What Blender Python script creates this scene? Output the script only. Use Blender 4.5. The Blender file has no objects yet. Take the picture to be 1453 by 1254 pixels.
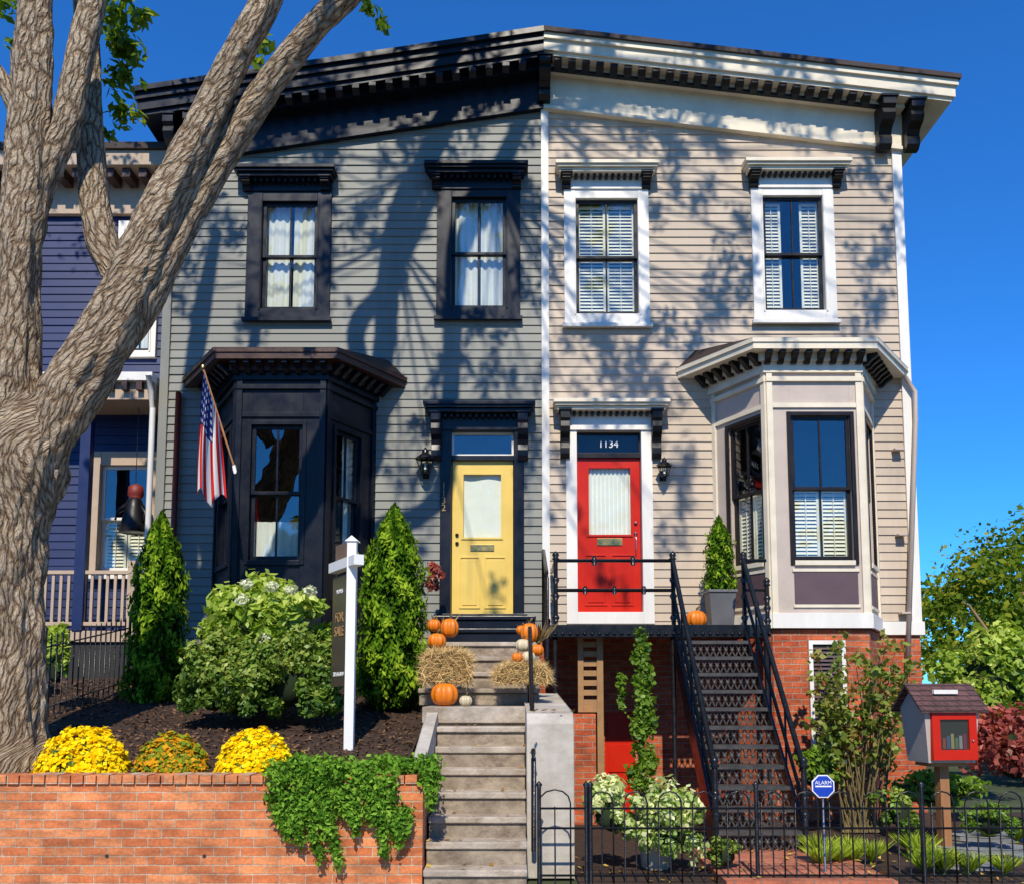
import bpy, math, random
import numpy as np
from mathutils import Vector, Matrix, noise
random.seed(7); rng=np.random.default_rng(7)
sc=bpy.context.scene
# ---------------------------------------------------------------- survey helper
F=1365.0; TH=math.radians(6.0); CAMY=-13.0; EYE=1.6; HV=983.0
SH=(356.0-F*math.tan(TH))/1453.0
def ray(u,v):
    xc=(u-726.5)/F; yc=(627-v)/F+SH*1453/F
    return xc, math.cos(TH)-yc*math.sin(TH), math.sin(TH)+yc*math.cos(TH)
def X(u,v,y=0.0):
    r=ray(u,v); return r[0]*(y-CAMY)/r[1]
def Z(v,y=0.0):
    r=ray(726.5,v); return EYE+r[2]*(y-CAMY)/r[1]
def P(u,v,y=0.0): return Vector((X(u,v,y),y,Z(v,y)))
AZ=math.radians(3.0); EL=math.radians(45.0)
SUN=Vector((-math.sin(AZ)*math.cos(EL),-math.cos(AZ)*math.cos(EL),math.sin(EL)))
def occ(u,v,y): # point of a branch at depth y whose shadow lands on facade spot
    p=P(u,v,0); t=(y)/SUN.y; return p+SUN*t
# ---------------------------------------------------------------- materials
def nm(name):
    m=bpy.data.materials.new(name); m.use_nodes=True; nt=m.node_tree; nt.nodes.clear()
    o=nt.nodes.new('ShaderNodeOutputMaterial'); return m,nt,o
def L(nt,a,b): nt.links.new(a,b)
def math_n(nt,op,a,b=None):
    n=nt.nodes.new('ShaderNodeMath'); n.operation=op
    for i,x in enumerate((a,b)):
        if x is None: continue
        if isinstance(x,(int,float)): n.inputs[i].default_value=x
        else: L(nt,x,n.inputs[i])
    return n.outputs[0]
def mixc(nt,fac,a,b,mode='MIX'):
    n=nt.nodes.new('ShaderNodeMix'); n.data_type='RGBA'; n.blend_type=mode
    def s(i,x):
        if isinstance(x,(int,float)): n.inputs[i].default_value=x
        elif isinstance(x,(tuple,list)): n.inputs[i].default_value=(*x[:3],1)
        else: L(nt,x,n.inputs[i])
    s(0,fac); s(6,a); s(7,b); return n.outputs[2]
def noise_n(nt,scale,vec=None,detail=3,rough=.6):
    n=nt.nodes.new('ShaderNodeTexNoise'); n.inputs['Scale'].default_value=scale
    n.inputs['Detail'].default_value=detail; n.inputs['Roughness'].default_value=rough
    if vec is not None: L(nt,vec,n.inputs['Vector'])
    return n.outputs['Fac']
def ramp(nt,fac,stops):
    n=nt.nodes.new('ShaderNodeValToRGB'); e=n.color_ramp.elements
    while len(e)<len(stops): e.new(.5)
    for i,(p,c) in enumerate(stops):
        e[i].position=p; e[i].color=(*c,1) if isinstance(c,(tuple,list)) else (c,c,c,1)
    L(nt,fac,n.inputs[0]); return n.outputs[0]
def mapping(nt,sc_,coord='Object'):
    t=nt.nodes.new('ShaderNodeTexCoord'); m=nt.nodes.new('ShaderNodeMapping'); m.inputs['Scale'].default_value=sc_
    L(nt,t.outputs[coord],m.inputs[0]); return m.outputs[0]
def bump(nt,h,strength,dist=.02):
    b=nt.nodes.new('ShaderNodeBump'); b.inputs['Strength'].default_value=strength; b.inputs['Distance'].default_value=dist
    L(nt,h,b.inputs['Height']); return b.outputs[0]
def M(name,col,rough=.55,var=.25,vs=3.0,bs=40,bst=.15,metal=0,tint=False,spec=.5,streak=False,stain=None):
    m,nt,o=nm(name); p=nt.nodes.new('ShaderNodeBsdfPrincipled'); L(nt,p.outputs[0],o.inputs[0])
    vec=mapping(nt,(1,1,.25) if streak else (1,1,1))
    f=noise_n(nt,vs,vec,4,.65); r=ramp(nt,f,[(.25,1-var),(.75,1+var*.3)])
    c=mixc(nt,1.0,col,r,'MULTIPLY')
    if stain:
        f2=noise_n(nt,stain[0],mapping(nt,(1,1,1.6)),5,.75); c=mixc(nt,ramp(nt,f2,[(.42,0.0),(.66,1.0)]),c,stain[1])
    if tint:
        a=nt.nodes.new('ShaderNodeAttribute'); a.attribute_name='tint'
        c=mixc(nt,1.0,c,a.outputs['Color'],'MULTIPLY')
    L(nt,c,p.inputs['Base Color']); p.inputs['Metallic'].default_value=metal
    p.inputs['Specular IOR Level'].default_value=spec
    L(nt,ramp(nt,f,[(.3,max(0,rough-.08)),(.7,min(1,rough+.10))]),p.inputs['Roughness'])
    if bst>.12: L(nt,bump(nt,noise_n(nt,bs,vec,2),bst,.01),p.inputs['Normal'])
    return m
def brickmat(name,c1,c2,mort,sc_=1.0,flat=False):
    m,nt,o=nm(name); p=nt.nodes.new('ShaderNodeBsdfPrincipled'); L(nt,p.outputs[0],o.inputs[0])
    t=nt.nodes.new('ShaderNodeTexCoord'); s=nt.nodes.new('ShaderNodeSeparateXYZ'); L(nt,t.outputs['Object'],s.inputs[0])
    cb=nt.nodes.new('ShaderNodeCombineXYZ')
    if flat: L(nt,s.outputs[0],cb.inputs[0]); L(nt,s.outputs[1],cb.inputs[1])
    else: L(nt,math_n(nt,'ADD',s.outputs[0],s.outputs[1]),cb.inputs[0]); L(nt,s.outputs[2],cb.inputs[1])
    wob=nt.nodes.new('ShaderNodeTexNoise'); wob.inputs['Scale'].default_value=9; L(nt,cb.outputs[0],wob.inputs['Vector'])
    vm=nt.nodes.new('ShaderNodeVectorMath'); vm.operation='SCALE'; L(nt,wob.outputs['Color'],vm.inputs[0]); vm.inputs['Scale'].default_value=.016
    va=nt.nodes.new('ShaderNodeVectorMath'); va.operation='ADD'; L(nt,cb.outputs[0],va.inputs[0]); L(nt,vm.outputs[0],va.inputs[1])
    b=nt.nodes.new('ShaderNodeTexBrick'); L(nt,va.outputs[0],b.inputs['Vector'])
    b.inputs['Scale'].default_value=1; b.inputs['Brick Width'].default_value=.215*sc_; b.inputs['Row Height'].default_value=.073*sc_
    b.inputs['Mortar Size'].default_value=.006; b.inputs['Mortar Smooth'].default_value=.3; b.inputs['Bias'].default_value=-.1
    b.inputs['Color1'].default_value=(*c1,1); b.inputs['Color2'].default_value=(*c2,1); b.inputs['Mortar'].default_value=(*mort,1)
    n=noise_n(nt,2.2,t.outputs['Object'],6,.7); n2=noise_n(nt,40,t.outputs['Object'],3)
    n3=noise_n(nt,7,mapping(nt,(.55,.55,2)),3)
    c=mixc(nt,1.0,b.outputs['Color'],ramp(nt,n,[(.3,.6),(.7,1.25)]),'MULTIPLY')
    c=mixc(nt,1.0,c,ramp(nt,n2,[(.3,.75),(.7,1.15)]),'MULTIPLY')
    c=mixc(nt,1.0,c,ramp(nt,n3,[(.35,.72),(.6,1.1)]),'MULTIPLY')
    L(nt,c,p.inputs['Base Color']); p.inputs['Roughness'].default_value=.85
    h=math_n(nt,'SUBTRACT',math_n(nt,'MULTIPLY',n2,.3),b.outputs['Fac'])
    L(nt,bump(nt,h,.9,.010),p.inputs['Normal']); return m
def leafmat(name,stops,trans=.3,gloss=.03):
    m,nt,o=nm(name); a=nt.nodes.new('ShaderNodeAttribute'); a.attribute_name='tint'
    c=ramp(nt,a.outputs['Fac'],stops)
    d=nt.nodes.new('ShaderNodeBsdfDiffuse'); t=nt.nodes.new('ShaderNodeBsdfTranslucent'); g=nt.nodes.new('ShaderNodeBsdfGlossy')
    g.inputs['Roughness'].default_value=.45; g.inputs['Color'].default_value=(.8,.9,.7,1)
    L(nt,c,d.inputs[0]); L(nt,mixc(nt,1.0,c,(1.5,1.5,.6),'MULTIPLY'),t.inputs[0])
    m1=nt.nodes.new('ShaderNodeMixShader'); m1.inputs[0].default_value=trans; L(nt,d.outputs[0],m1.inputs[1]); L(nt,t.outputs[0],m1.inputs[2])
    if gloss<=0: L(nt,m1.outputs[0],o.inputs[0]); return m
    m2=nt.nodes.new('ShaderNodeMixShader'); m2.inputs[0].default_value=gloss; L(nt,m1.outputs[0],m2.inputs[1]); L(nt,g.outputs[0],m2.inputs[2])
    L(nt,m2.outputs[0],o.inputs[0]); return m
def glassmat(name,refl=.22):
    m,nt,o=nm(name); tr=nt.nodes.new('ShaderNodeBsdfTransparent'); tr.inputs[0].default_value=(.93,.96,.93,1)
    g=nt.nodes.new('ShaderNodeBsdfGlossy'); g.inputs['Roughness'].default_value=.01
    f=nt.nodes.new('ShaderNodeLayerWeight'); f.inputs[0].default_value=.3
    L(nt,bump(nt,noise_n(nt,1.6,mapping(nt,(1,1,1)),2),.10,.05),g.inputs['Normal'])
    fa=math_n(nt,'ADD',math_n(nt,'MULTIPLY',math_n(nt,'POWER',f.outputs['Facing'],3.0),.5),refl)
    mx=nt.nodes.new('ShaderNodeMixShader'); L(nt,fa,mx.inputs[0])
    L(nt,tr.outputs[0],mx.inputs[1]); L(nt,g.outputs[0],mx.inputs[2]); L(nt,mx.outputs[0],o.inputs[0]); return m
gray_side=M('gray_siding_paint',(.240,.238,.205),.6,.30,2.2,60,.1,tint=True,streak=True)
beige_side=M('beige_siding_paint',(.545,.435,.325),.6,.26,2.2,60,.1,tint=True,streak=True)
blue_side=M('shaded_blue_siding_paint',(.004,.016,.090),.5,.2,2.2,60,.1,tint=True)  # base blue is darkened to carry the tree's shade on this house
navy=M('black_trim_paint',(.006,.008,.015),.33,.3,4,50,.05,spec=.35)
blackp=M('black_bracket_paint',(.008,.007,.007),.4,.3,4,50,.05,spec=.35)
white=M('white_trim_paint',(.82,.78,.71),.45,.18,3,50,.1,streak=True)
cream=M('cream_trim_paint',(.78,.69,.53),.5,.20,3,50,.1)
greige=M('bay_greige_paint',(.54,.445,.375),.5,.15,3,50,.1)
mauve=M('mauve_panel_paint',(.11,.066,.075),.5,.15,3,50,.1)
sashblk=M('sash_black_paint',(.013,.009,.009),.35,.2,4,50,.05,spec=.35)
roofm=M('dark_roofing',(.045,.025,.020),.7,.5,8,60,.5)
copper=M('bay_roof_brown',(.060,.022,.012),.4,.4,5,40,.2)
iron=M('black_wrought_iron',(.008,.008,.010),.3,.3,12,70,.2,spec=.45)
irons=M('worn_iron_tread',(.065,.062,.060),.45,.5,9,60,.3)
yellowd=M('yellow_door_paint',(.80,.56,.12),.4,.10,3,40,.06)
redd=M('red_door_paint',(.55,.016,.002),.35,.12,3,40,.06,spec=.3)
brass=M('brass',(.55,.38,.14),.3,.2,9,60,.1,metal=1)
steel=M('steel_hardware',(.5,.5,.5),.3,.2,9,60,.1,metal=1)
curtain=M('white_curtain',(.84,.84,.76),.8,.1,4,60,.1)
blindm=M('white_blinds',(.88,.85,.70),.5,.08,4,60,.05)
dark=M('dark_interior',(.03,.03,.030),.9,.2)
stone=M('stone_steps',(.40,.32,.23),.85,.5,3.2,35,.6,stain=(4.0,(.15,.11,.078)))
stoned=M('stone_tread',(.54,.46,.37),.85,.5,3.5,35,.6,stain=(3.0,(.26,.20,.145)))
stucco=M('gray_stucco',(.56,.51,.44),.9,.35,2.4,60,.4,streak=True,stain=(1.8,(.36,.31,.25)))
concrete=M('concrete_walk',(.38,.35,.31),.9,.3,1.5,50,.4)
asphalt=M('asphalt',(.05,.05,.052),.9,.3,2,90,.5)
grassg=M('ground_soil_grass',(.06,.075,.025),.95,.5,1.2,30,.8)
mulch=M('mulch',(.055,.028,.015),.95,.7,14,60,1.0)
mulchc=M('mulch_chip',(.13,.065,.033),.9,.4,10,60,.5,tint=True)
woodp=M('wood_post',(.40,.18,.07),.7,.35,6,40,.4,streak=True)
tanw=M('tan_wood',(.38,.21,.085),.7,.3,6,40,.3)
porchw=M('porch_tan_paint',(.50,.37,.26),.6,.2)
pumpm=M('pumpkin_orange',(.80,.20,.006),.42,.25,6,30,.15)
pumpw=M('pumpkin_cream',(.66,.56,.36),.45,.2,6,30,.15)
stemm=M('pumpkin_stem',(.20,.15,.06),.8,.3,20,60,.5)
signb=M('sign_panel_brown',(.085,.060,.045),.35,.1)
signw=M('sign_post_white',(.82,.81,.79),.4,.06)
goldt=M('gold_letters',(.45,.26,.10),.4,.1)
whitel=M('white_letters',(.8,.8,.8),.5,.02)
straw=M('straw',(.66,.45,.18),.8,.2,10,60,.3,tint=True)
flag_slate=M('flagstone',(.24,.25,.25),.8,.4,2,40,.5)
adtblue=M('blue_sign_enamel',(.01,.05,.42),.35,.05)
libside=M('library_gray_paint',(.46,.40,.35),.5,.12)
shing=brickmat('brown_shingles',(.10,.045,.04),(.13,.06,.055),(.03,.015,.015),.7)
brickw=brickmat('retaining_brick',(.56,.155,.050),(.76,.28,.105),(.54,.38,.26))
brickh=brickmat('foundation_brick',(.46,.075,.022),(.60,.145,.045),(.40,.30,.22))
brickf=brickmat('brick_paving',(.48,.13,.06),(.58,.20,.10),(.27,.2,.16),flat=True)
glass=glassmat('window_glass',.17); glassd=glassmat('door_glass',.06)
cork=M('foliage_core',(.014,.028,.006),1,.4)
# ---------------------------------------------------------------- mesh builder
def empty(name):
    e=bpy.data.objects.new(name,None); sc.collection.objects.link(e); e.empty_display_size=.2; return e
class MB:
    def __init__(s,name,parent=None):
        s.n=name; s.p=parent; s.v=[]; s.f=[]; s.mi=[]; s.t=[]; s.sm=[]; s.mats=[]; s.M=Matrix()
    def mid(s,m):
        if m not in s.mats: s.mats.append(m)
        return s.mats.index(m)
    def add(s,vs,fs,mat,tint=1.0,smooth=False):
        b=len(s.v); s.v+=[tuple(s.M@Vector(p)) for p in vs]; k=s.mid(mat)
        for f in fs: s.f.append([i+b for i in f]); s.mi.append(k); s.t.append(tint); s.sm.append(smooth)
    def box(s,x0,x1,y0,y1,z0,z1,mat,tint=1.0):
        if x0>x1:x0,x1=x1,x0
        if y0>y1:y0,y1=y1,y0
        if z0>z1:z0,z1=z1,z0
        s.add([(x0,y0,z0),(x1,y0,z0),(x1,y1,z0),(x0,y1,z0),(x0,y0,z1),(x1,y0,z1),(x1,y1,z1),(x0,y1,z1)],
              [(0,1,5,4),(1,2,6,5),(2,3,7,6),(3,0,4,7),(4,5,6,7),(3,2,1,0)],mat,tint)
    def prism(s,pts,d0,d1,mat,axis='y'):
        n=len(pts)
        if axis=='y': a=[(p[0],d0,p[1]) for p in pts]; c=[(p[0],d1,p[1]) for p in pts]
        elif axis=='z': a=[(p[0],p[1],d0) for p in pts]; c=[(p[0],p[1],d1) for p in pts]
        else: a=[(d0,p[0],p[1]) for p in pts]; c=[(d1,p[0],p[1]) for p in pts]
        s.add(a+c,[list(range(n)),list(range(2*n-1,n-1,-1))]+[(i,(i+1)%n,n+(i+1)%n,n+i) for i in range(n)],mat)
    def tube(s,pts,r,mat,seg=8,closed=False):
        pts=[Vector(p) for p in pts]; n=len(pts)
        rs=r if isinstance(r,(list,tuple)) else [r]*n
        vs=[]
        for i,p in enumerate(pts):
            t=(pts[min(i+1,n-1)]-pts[max(i-1,0)]).normalized()
            a=t.cross(Vector((0,0,1)) if abs(t.z)<.9 else Vector((1,0,0))).normalized(); b=t.cross(a)
            for k in range(seg):
                th=2*math.pi*k/seg; vs.append(p+(a*math.cos(th)+b*math.sin(th))*rs[i])
        fs=[(i*seg+k,i*seg+(k+1)%seg,(i+1)*seg+(k+1)%seg,(i+1)*seg+k) for i in range(n-1) for k in range(seg)]
        fs+=[list(range(seg)),list(range((n-1)*seg,n*seg))]
        s.add(vs,fs,mat,smooth=seg>5)
    def lathe(s,c,prof,mat,seg=16,rib=0,ribn=9):
        vs=[];c=Vector(c)
        for r,z in prof:
            for k in range(seg):
                th=2*math.pi*k/seg; rr=r*(1-rib*(0.5+.5*math.cos(ribn*th)) if rib else 1)
                vs.append(c+Vector((rr*math.cos(th),rr*math.sin(th),z)))
        n=len(prof); fs=[(i*seg+k,i*seg+(k+1)%seg,(i+1)*seg+(k+1)%seg,(i+1)*seg+k) for i in range(n-1) for k in range(seg)]
        fs+=[list(range(seg)),list(range((n-1)*seg,n*seg))]
        s.add(vs,fs,mat,smooth=True)
    def done(s,bevel=0):
        me=bpy.data.meshes.new(s.n); me.from_pydata(s.v,[],s.f); 
        for m in s.mats: me.materials.append(m)
        me.polygons.foreach_set('material_index',s.mi); me.polygons.foreach_set('use_smooth',s.sm)
        a=me.attributes.new('tint','FLOAT','FACE'); a.data.foreach_set('value',s.t)
        me.update()
        o=bpy.data.objects.new(s.n,me); sc.collection.objects.link(o)
        if s.p: o.parent=s.p
        if bevel:
            b=o.modifiers.new('bevel','BEVEL'); b.width=bevel; b.segments=2; b.limit_method='ANGLE'; b.angle_limit=.7
        return o
def leaf_mesh(name,pts,nrm,size,mat,aspect=.5,parent=None,tints=None,dirs=None,extra=None,fold=0.0):
    n=len(pts); sz=size*(.6+.8*rng.random(n))[:,None]
    if dirs is None: dirs=rng.normal(size=(n,3))
    nrm=nrm/np.linalg.norm(nrm,axis=1)[:,None]
    d=dirs-(dirs*nrm).sum(1)[:,None]*nrm; d/=np.linalg.norm(d,axis=1)[:,None]+1e-9
    s=np.cross(nrm,d)
    v=np.stack([pts-d*sz*.5,pts-d*sz*.05+s*sz*aspect*.5+nrm*sz*fold,pts+d*sz*.5,pts-d*sz*.05-s*sz*aspect*.5+nrm*sz*fold],1).reshape(-1,3)
    me=bpy.data.meshes.new(name); me.vertices.add(4*n); me.vertices.foreach_set('co',v.ravel())
    me.loops.add(4*n); me.loops.foreach_set('vertex_index',np.arange(4*n))
    me.polygons.add(n); me.polygons.foreach_set('loop_start',np.arange(0,4*n,4)); me.polygons.foreach_set('loop_total',np.full(n,4))
    me.materials.append(mat)
    a=me.attributes.new('tint','FLOAT','FACE')
    if tints is None: tints=rng.random(n)
    a.data.foreach_set('value',np.clip(tints,0,2).astype(np.float32)); me.update(calc_edges=True)
    o=bpy.data.objects.new(name,me); sc.collection.objects.link(o)
    if parent: o.parent=parent
    return o
def clump_pts(clumps,shell=.4,outw=.6,up=.3):
    PS=[];NS=[];TS=[]
    for c in clumps:
        cx,cy,cz,rx,ry,rz,n=c[:7]; n=int(n)
        d=rng.normal(size=(n,3)); d/=np.linalg.norm(d,axis=1)[:,None]
        r=(shell+(1-shell)*rng.random(n))[:,None]
        PS.append(np.array([cx,cy,cz])+d*r*np.array([rx,ry,rz]))
        NS.append(d*outw+rng.normal(size=(n,3))*.5+np.array([0,0,up]))
        TS.append(np.clip(.5+rng.normal(size=n)*.2+(rng.random()-.5)*.45,0,1))
    return np.concatenate(PS),np.concatenate(NS),np.concatenate(TS)
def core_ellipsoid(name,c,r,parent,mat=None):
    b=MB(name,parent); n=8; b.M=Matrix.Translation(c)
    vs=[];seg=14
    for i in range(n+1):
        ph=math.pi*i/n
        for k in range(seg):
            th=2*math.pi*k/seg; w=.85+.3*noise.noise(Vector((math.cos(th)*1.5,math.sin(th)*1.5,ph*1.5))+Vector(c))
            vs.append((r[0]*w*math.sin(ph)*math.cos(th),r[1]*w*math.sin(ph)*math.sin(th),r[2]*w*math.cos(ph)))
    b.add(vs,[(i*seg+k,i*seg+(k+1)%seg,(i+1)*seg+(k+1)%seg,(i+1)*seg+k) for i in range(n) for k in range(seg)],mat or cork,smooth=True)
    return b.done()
def bush(name,c,r,nsub,nleaf,size,mat,aspect=.55,sub=.38,core=.72,up=.3,kr=.25):
    e=empty(name); cl=[]
    for i in range(nsub):
        d=rng.normal(size=3); d/=np.linalg.norm(d)
        if d[2]<-.5: d[2]*=-1
        k=.62+kr*rng.random(); s=sub*(.7+.6*rng.random())
        cl.append((c[0]+d[0]*r[0]*k,c[1]+d[1]*r[1]*k,c[2]+d[2]*r[2]*k,r[0]*s,r[1]*s,r[2]*s,nleaf/nsub))
    p,n,t=clump_pts(cl,.5,.7,up)
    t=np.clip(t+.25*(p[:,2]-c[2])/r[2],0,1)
    leaf_mesh('leaves',p,n,size,mat,aspect,e,t)
    if core: core_ellipsoid('dark_foliage_core',c,[x*core for x in r],e)  # added dark solid core that keeps the bush opaque
    return e
# ---------------------------------------------------------------- architecture parts
def interval_sub(x0,x1,cuts):
    segs=[(x0,x1)]
    for a,b in cuts:
        ns=[]
        for s in segs:
            if b<=s[0] or a>=s[1]: ns.append(s)
            else:
                if a>s[0]: ns.append((s[0],a))
                if b<s[1]: ns.append((b,s[1]))
        segs=ns
    return segs
def siding(b,x0,x1,z0,zfn,opens,mat,h=.118,y=0,zmax=12):
    z=z0; R=random.Random(int(x0*100))
    while z<zmax:
        segs=interval_sub(x0,x1,[(o[0],o[1]) for o in opens if o[2]<z+h and o[3]>z])
        for a,c in segs:
            x=a
            while x<c-1e-4:
                e=min(c,x+.5) if z>zfn((x0+x1)/2)-.9 else min(c,x+R.uniform(1.6,4.0))
                if c-e<.3: e=c
                if zfn((x+e)/2)>z:
                    ti=R.uniform(.88,1.08); dy=R.uniform(-.002,.002)
                    b.add([(x,y-.021+dy,z),(e,y-.021+dy,z),(e,y-.004+dy,z+h+.004),(x,y-.004+dy,z+h+.004),(x,y+.0,z),(e,y+.0,z)],
                          [(0,1,2,3),(4,5,1,0)],mat,ti)
                x=e
        z+=h
def bracket(b,x0,x1,yf,zt,zb,mat,y0=0.0):
    d=y0-yf; h=zt-zb
    pr=[(y0,zt),(yf,zt),(yf-.0,zt-.16*h),(y0-.86*d,zt-.22*h),(y0-.92*d,zt-.34*h),(y0-.80*d,zt-.46*h),(y0-.48*d,zt-.55*h),(y0-.36*d,zt-.66*h),(y0-.44*d,zt-.78*h),(y0-.42*d,zt-.90*h),(y0-.25*d,zb),(y0,zb)]
    b.prism(pr,x0,x1,mat,'x')
    w=(x1-x0)*.18
    b.box(x0-w,x1+w,yf-.02,y0,zt,zt+.03,mat)
def window(b,x0,x1,z0,z1,cas,cw,sash,kind='curtain',y=0.0,sill=None,cols=2,casy=.055,gl=None):
    l,r,t,bo=cw; gl=gl or glass
    if cas:
        b.box(x0-l,x0,y-casy,y+.12,z0-bo,z1+t,cas); b.box(x1,x1+r,y-casy,y+.12,z0-bo,z1+t,cas)
        b.box(x0,x1,y-casy+.003,y+.12,z1,z1+t,cas); b.box(x0,x1,y-casy+.003,y+.12,z0-bo,z0,cas)
        for a,c in ((x0-.028,x0-.006),(x1+.006,x1+.028)): b.box(a,c,y-casy-.014,y-casy+.002,z0-.02,z1+.02,cas)
        if sill: b.box(x0-l-.03,x1+r+.03,y-casy-.05,y-casy+.01,z0-bo-.045,z0-bo+.01,sill)
    zm=(z0+z1)/2; f=.048
    for k,(za,zb,ya) in enumerate(((zm-.02,z1,y+.01),(z0,zm+.02,y+.05))):
        b.box(x0,x0+f,ya,ya+.038,za,zb,sash); b.box(x1-f,x1,ya,ya+.038,za,zb,sash)
        b.box(x0+f,x1-f,ya,ya+.038,zb-(f if k==0 else .04),zb,sash); b.box(x0+f,x1-f,ya,ya+.038,za,za+(.04 if k==0 else f*1.4),sash)
        for c in range(1,cols):
            xm=x0+(x1-x0)*c/cols; b.box(xm-.011,xm+.011,ya+.004,ya+.034,za+.04,zb-.04,sash)
        b.add([(x0+f,ya+.02,za+.02),(x1-f,ya+.02,za+.02),(x1-f,ya+.02,zb-.02),(x0+f,ya+.02,zb-.02)],[(0,1,2,3)],gl)
    if kind in('slats','slatslow','shutsplit'):
        zt=z1-.04 if kind!='slatslow' else zm
        xr_=[(x0+.03,(x0+x1)/2-.006),((x0+x1)/2+.006,x1-.03)] if kind!='shutsplit' else [(x0+.02,x0+(x1-x0)*.34),(x0+(x1-x0)*.66,x1-.02)]
        for a,c in xr_:
            z=z0+.05
            while z<zt-.04:
                b.add([(a+.03,y+.118,z),(c-.03,y+.118,z),(c-.03,y+.140,z+.040),(a+.03,y+.140,z+.040)],[(0,1,2,3)],blindm)
                z+=.050
            for q in (a+.018,c-.018): b.box(q-.018,q+.018,y+.110,y+.136,z0,zt,blindm)
            b.box(a+.036,c-.036,y+.111,y+.135,zt-.035,zt,blindm); b.box(a+.036,c-.036,y+.111,y+.135,z0,z0+.045,blindm)
            b.box((a+c)/2-.006,(a+c)/2+.006,y+.105,y+.115,z0+.05,zt-.04,blindm)
    if kind in('curtain','curtainlow','split'):
        zt=z1 if kind!='curtainlow' else z0+(z1-z0)*.3
        N=36; rngs=[(x0-.03,x1+.03)] if kind!='split' else [(x0-.03,x0+(x1-x0)*.36),(x0+(x1-x0)*.66,x1+.03)]
        if kind=='curtain': rngs=[(x0-.03,x0+(x1-x0)*.47),(x0+(x1-x0)*.53,x1+.03)]
        for a,c in rngs:
            vs=[]
            for i in range(N+1):
                q=a+(c-a)*i/N; yy=y+.15+.012*math.sin(q*62)+.008*math.sin(q*31+1)
                vs+=[(q,yy,z0-.03),(q,yy*1.0,zt)]
            b.add(vs,[(2*i,2*i+2,2*i+3,2*i+1) for i in range(N)],curtain,smooth=True)
def hood(b,x0,x1,zt,cap,dent,brk,zb,bw=.12,brx=None,y=0,d=.30,fz=None):
    b.box(x0,x1,y-d,y-.03,zt-.05,zt,cap); b.box(x0+.025,x1-.025,y-d+.03,y-.03,zt-.085,zt-.052,cap)
    b.box(x0+.055,x1-.055,y-d+.075,y-.03,zt-.135,zt-.087,cap)
    b.prism([(y-.03,zt+.002),(y-d+.01,zt+.002),(y-.03,zt+.05)],x0+.01,x1-.01,cap,'x')
    fx0,fx1=x0+.12,x1-.12
    b.box(fx0,fx1,y-.075,y-.028,fz or zb,zt-.137,cap if cap is not cream else white)
    n=max(4,int((fx1-fx0-.2)/.085))
    for i in range(n):
        q=fx0+.13+(fx1-fx0-.26)*(i+.5)/n
        b.box(q-.02,q+.02,y-.17,y-.076,zt-.185,zt-.137,dent)
    bx=brx or ((x0+.10,x0+.10+bw),(x1-.10-bw,x1-.10))
    for a,c in bx: bracket(b,a,c,y-d+.09,zt-.14,zb,brk,y-.03)
def face_matrix(A,Bp):
    A=Vector((A[0],A[1],0));Bp=Vector((Bp[0],Bp[1],0)); d=(Bp-A).normalized(); inw=Vector((-d.y,d.x,0))
    m=Matrix(((d.x,inw.x,0,A.x),(d.y,inw.y,0,A.y),(0,0,1,0),(0,0,0,1))); return m,(Bp-A).length
# ---------------------------------------------------------------- houses
XC=X(774,500); XR=5.50; XL=X(233,500)
ROOFY=-.50
pk=(X(772,40,ROOFY),Z(40,ROOFY)); rt=(X(1362,108,ROOFY),Z(108,ROOFY)); lf=(X(188,126,ROOFY),Z(126,ROOFY))
def ztop(x):
    if x>=pk[0]: return pk[1]+(x-pk[0])*(rt[1]-pk[1])/(rt[0]-pk[0])
    return pk[1]+(x-pk[0])*(lf[1]-pk[1])/(lf[0]-pk[0])
def slopeband(b,xa,xb,o0,o1,y0,y1,mat):
    b.prism([(xa,ztop(xa)-o0),(xb,ztop(xb)-o0),(xb,ztop(xb)-o1),(xa,ztop(xa)-o1)],y0,y1,mat,'y')
DEP=10.5
# ===== right beige house
H2=empty('row_house')
wins2=[dict(o=(817,905,284,447),k='slats'),dict(o=(1083,1168,280,442),k='shutsplit')]
ops=[]
for w in wins2:
    u0,u1,v0,v1=w['o']; vm=(v0+v1)/2; w['r']=(X(u0,vm),X(u1,vm),Z(v1),Z(v0)); ops.append(w['r'])
door2=(X(819,760),X(911,760),Z(868),Z(612)); ops.append((door2[0],door2[1],door2[2]-.05,door2[3]))
BR=[(2.78,0),(3.27,-.95),(4.49,-.95),(4.98,0)]
ops.append((2.86,4.9,2.5,5.6))
b=MB('clapboard_walls',H2)
siding(b,XC+.05,XR,Z(893),lambda x:ztop(x)-.55,ops,beige_side)
b.done()
b=MB('side_and_back_walls',H2)
zs=ztop(XR)-.3
b.box(XR-.06,XR,0.001,DEP,2.4,zs,beige_side); b.box(XC,XR,DEP-.1,DEP,0,zs,beige_side)
b.box(XR-.10,XR+.02,.0,DEP,0,2.40,brickh)
z=2.45
while z<zs-.1:
    b.add([(XR+.022,.05,z),(XR+.022,DEP,z),(XR+.004,DEP,z+.12),(XR+.004,.05,z+.12)],[(0,1,2,3)],beige_side,random.uniform(.93,1.05)); z+=.116
b.done()
b=MB('interior_floor_and_partitions',H2)
b.box(XC+.1,XR-.1,.35,DEP-.2,5.6,5.75,dark); b.box(XC+.1,XR-.1,3.2,3.3,2.3,9.5,dark); b.box(2.6,2.7,.3,3.2,2.4,9.4,dark)
b.box(XC+.05,XR-.1,.03,DEP-.2,2.2,2.38,dark)
b.done()
b=MB('foundation_brick',H2)
ax0,ax1=X(858,1050),X(900,1050)
zt=2.40
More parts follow.
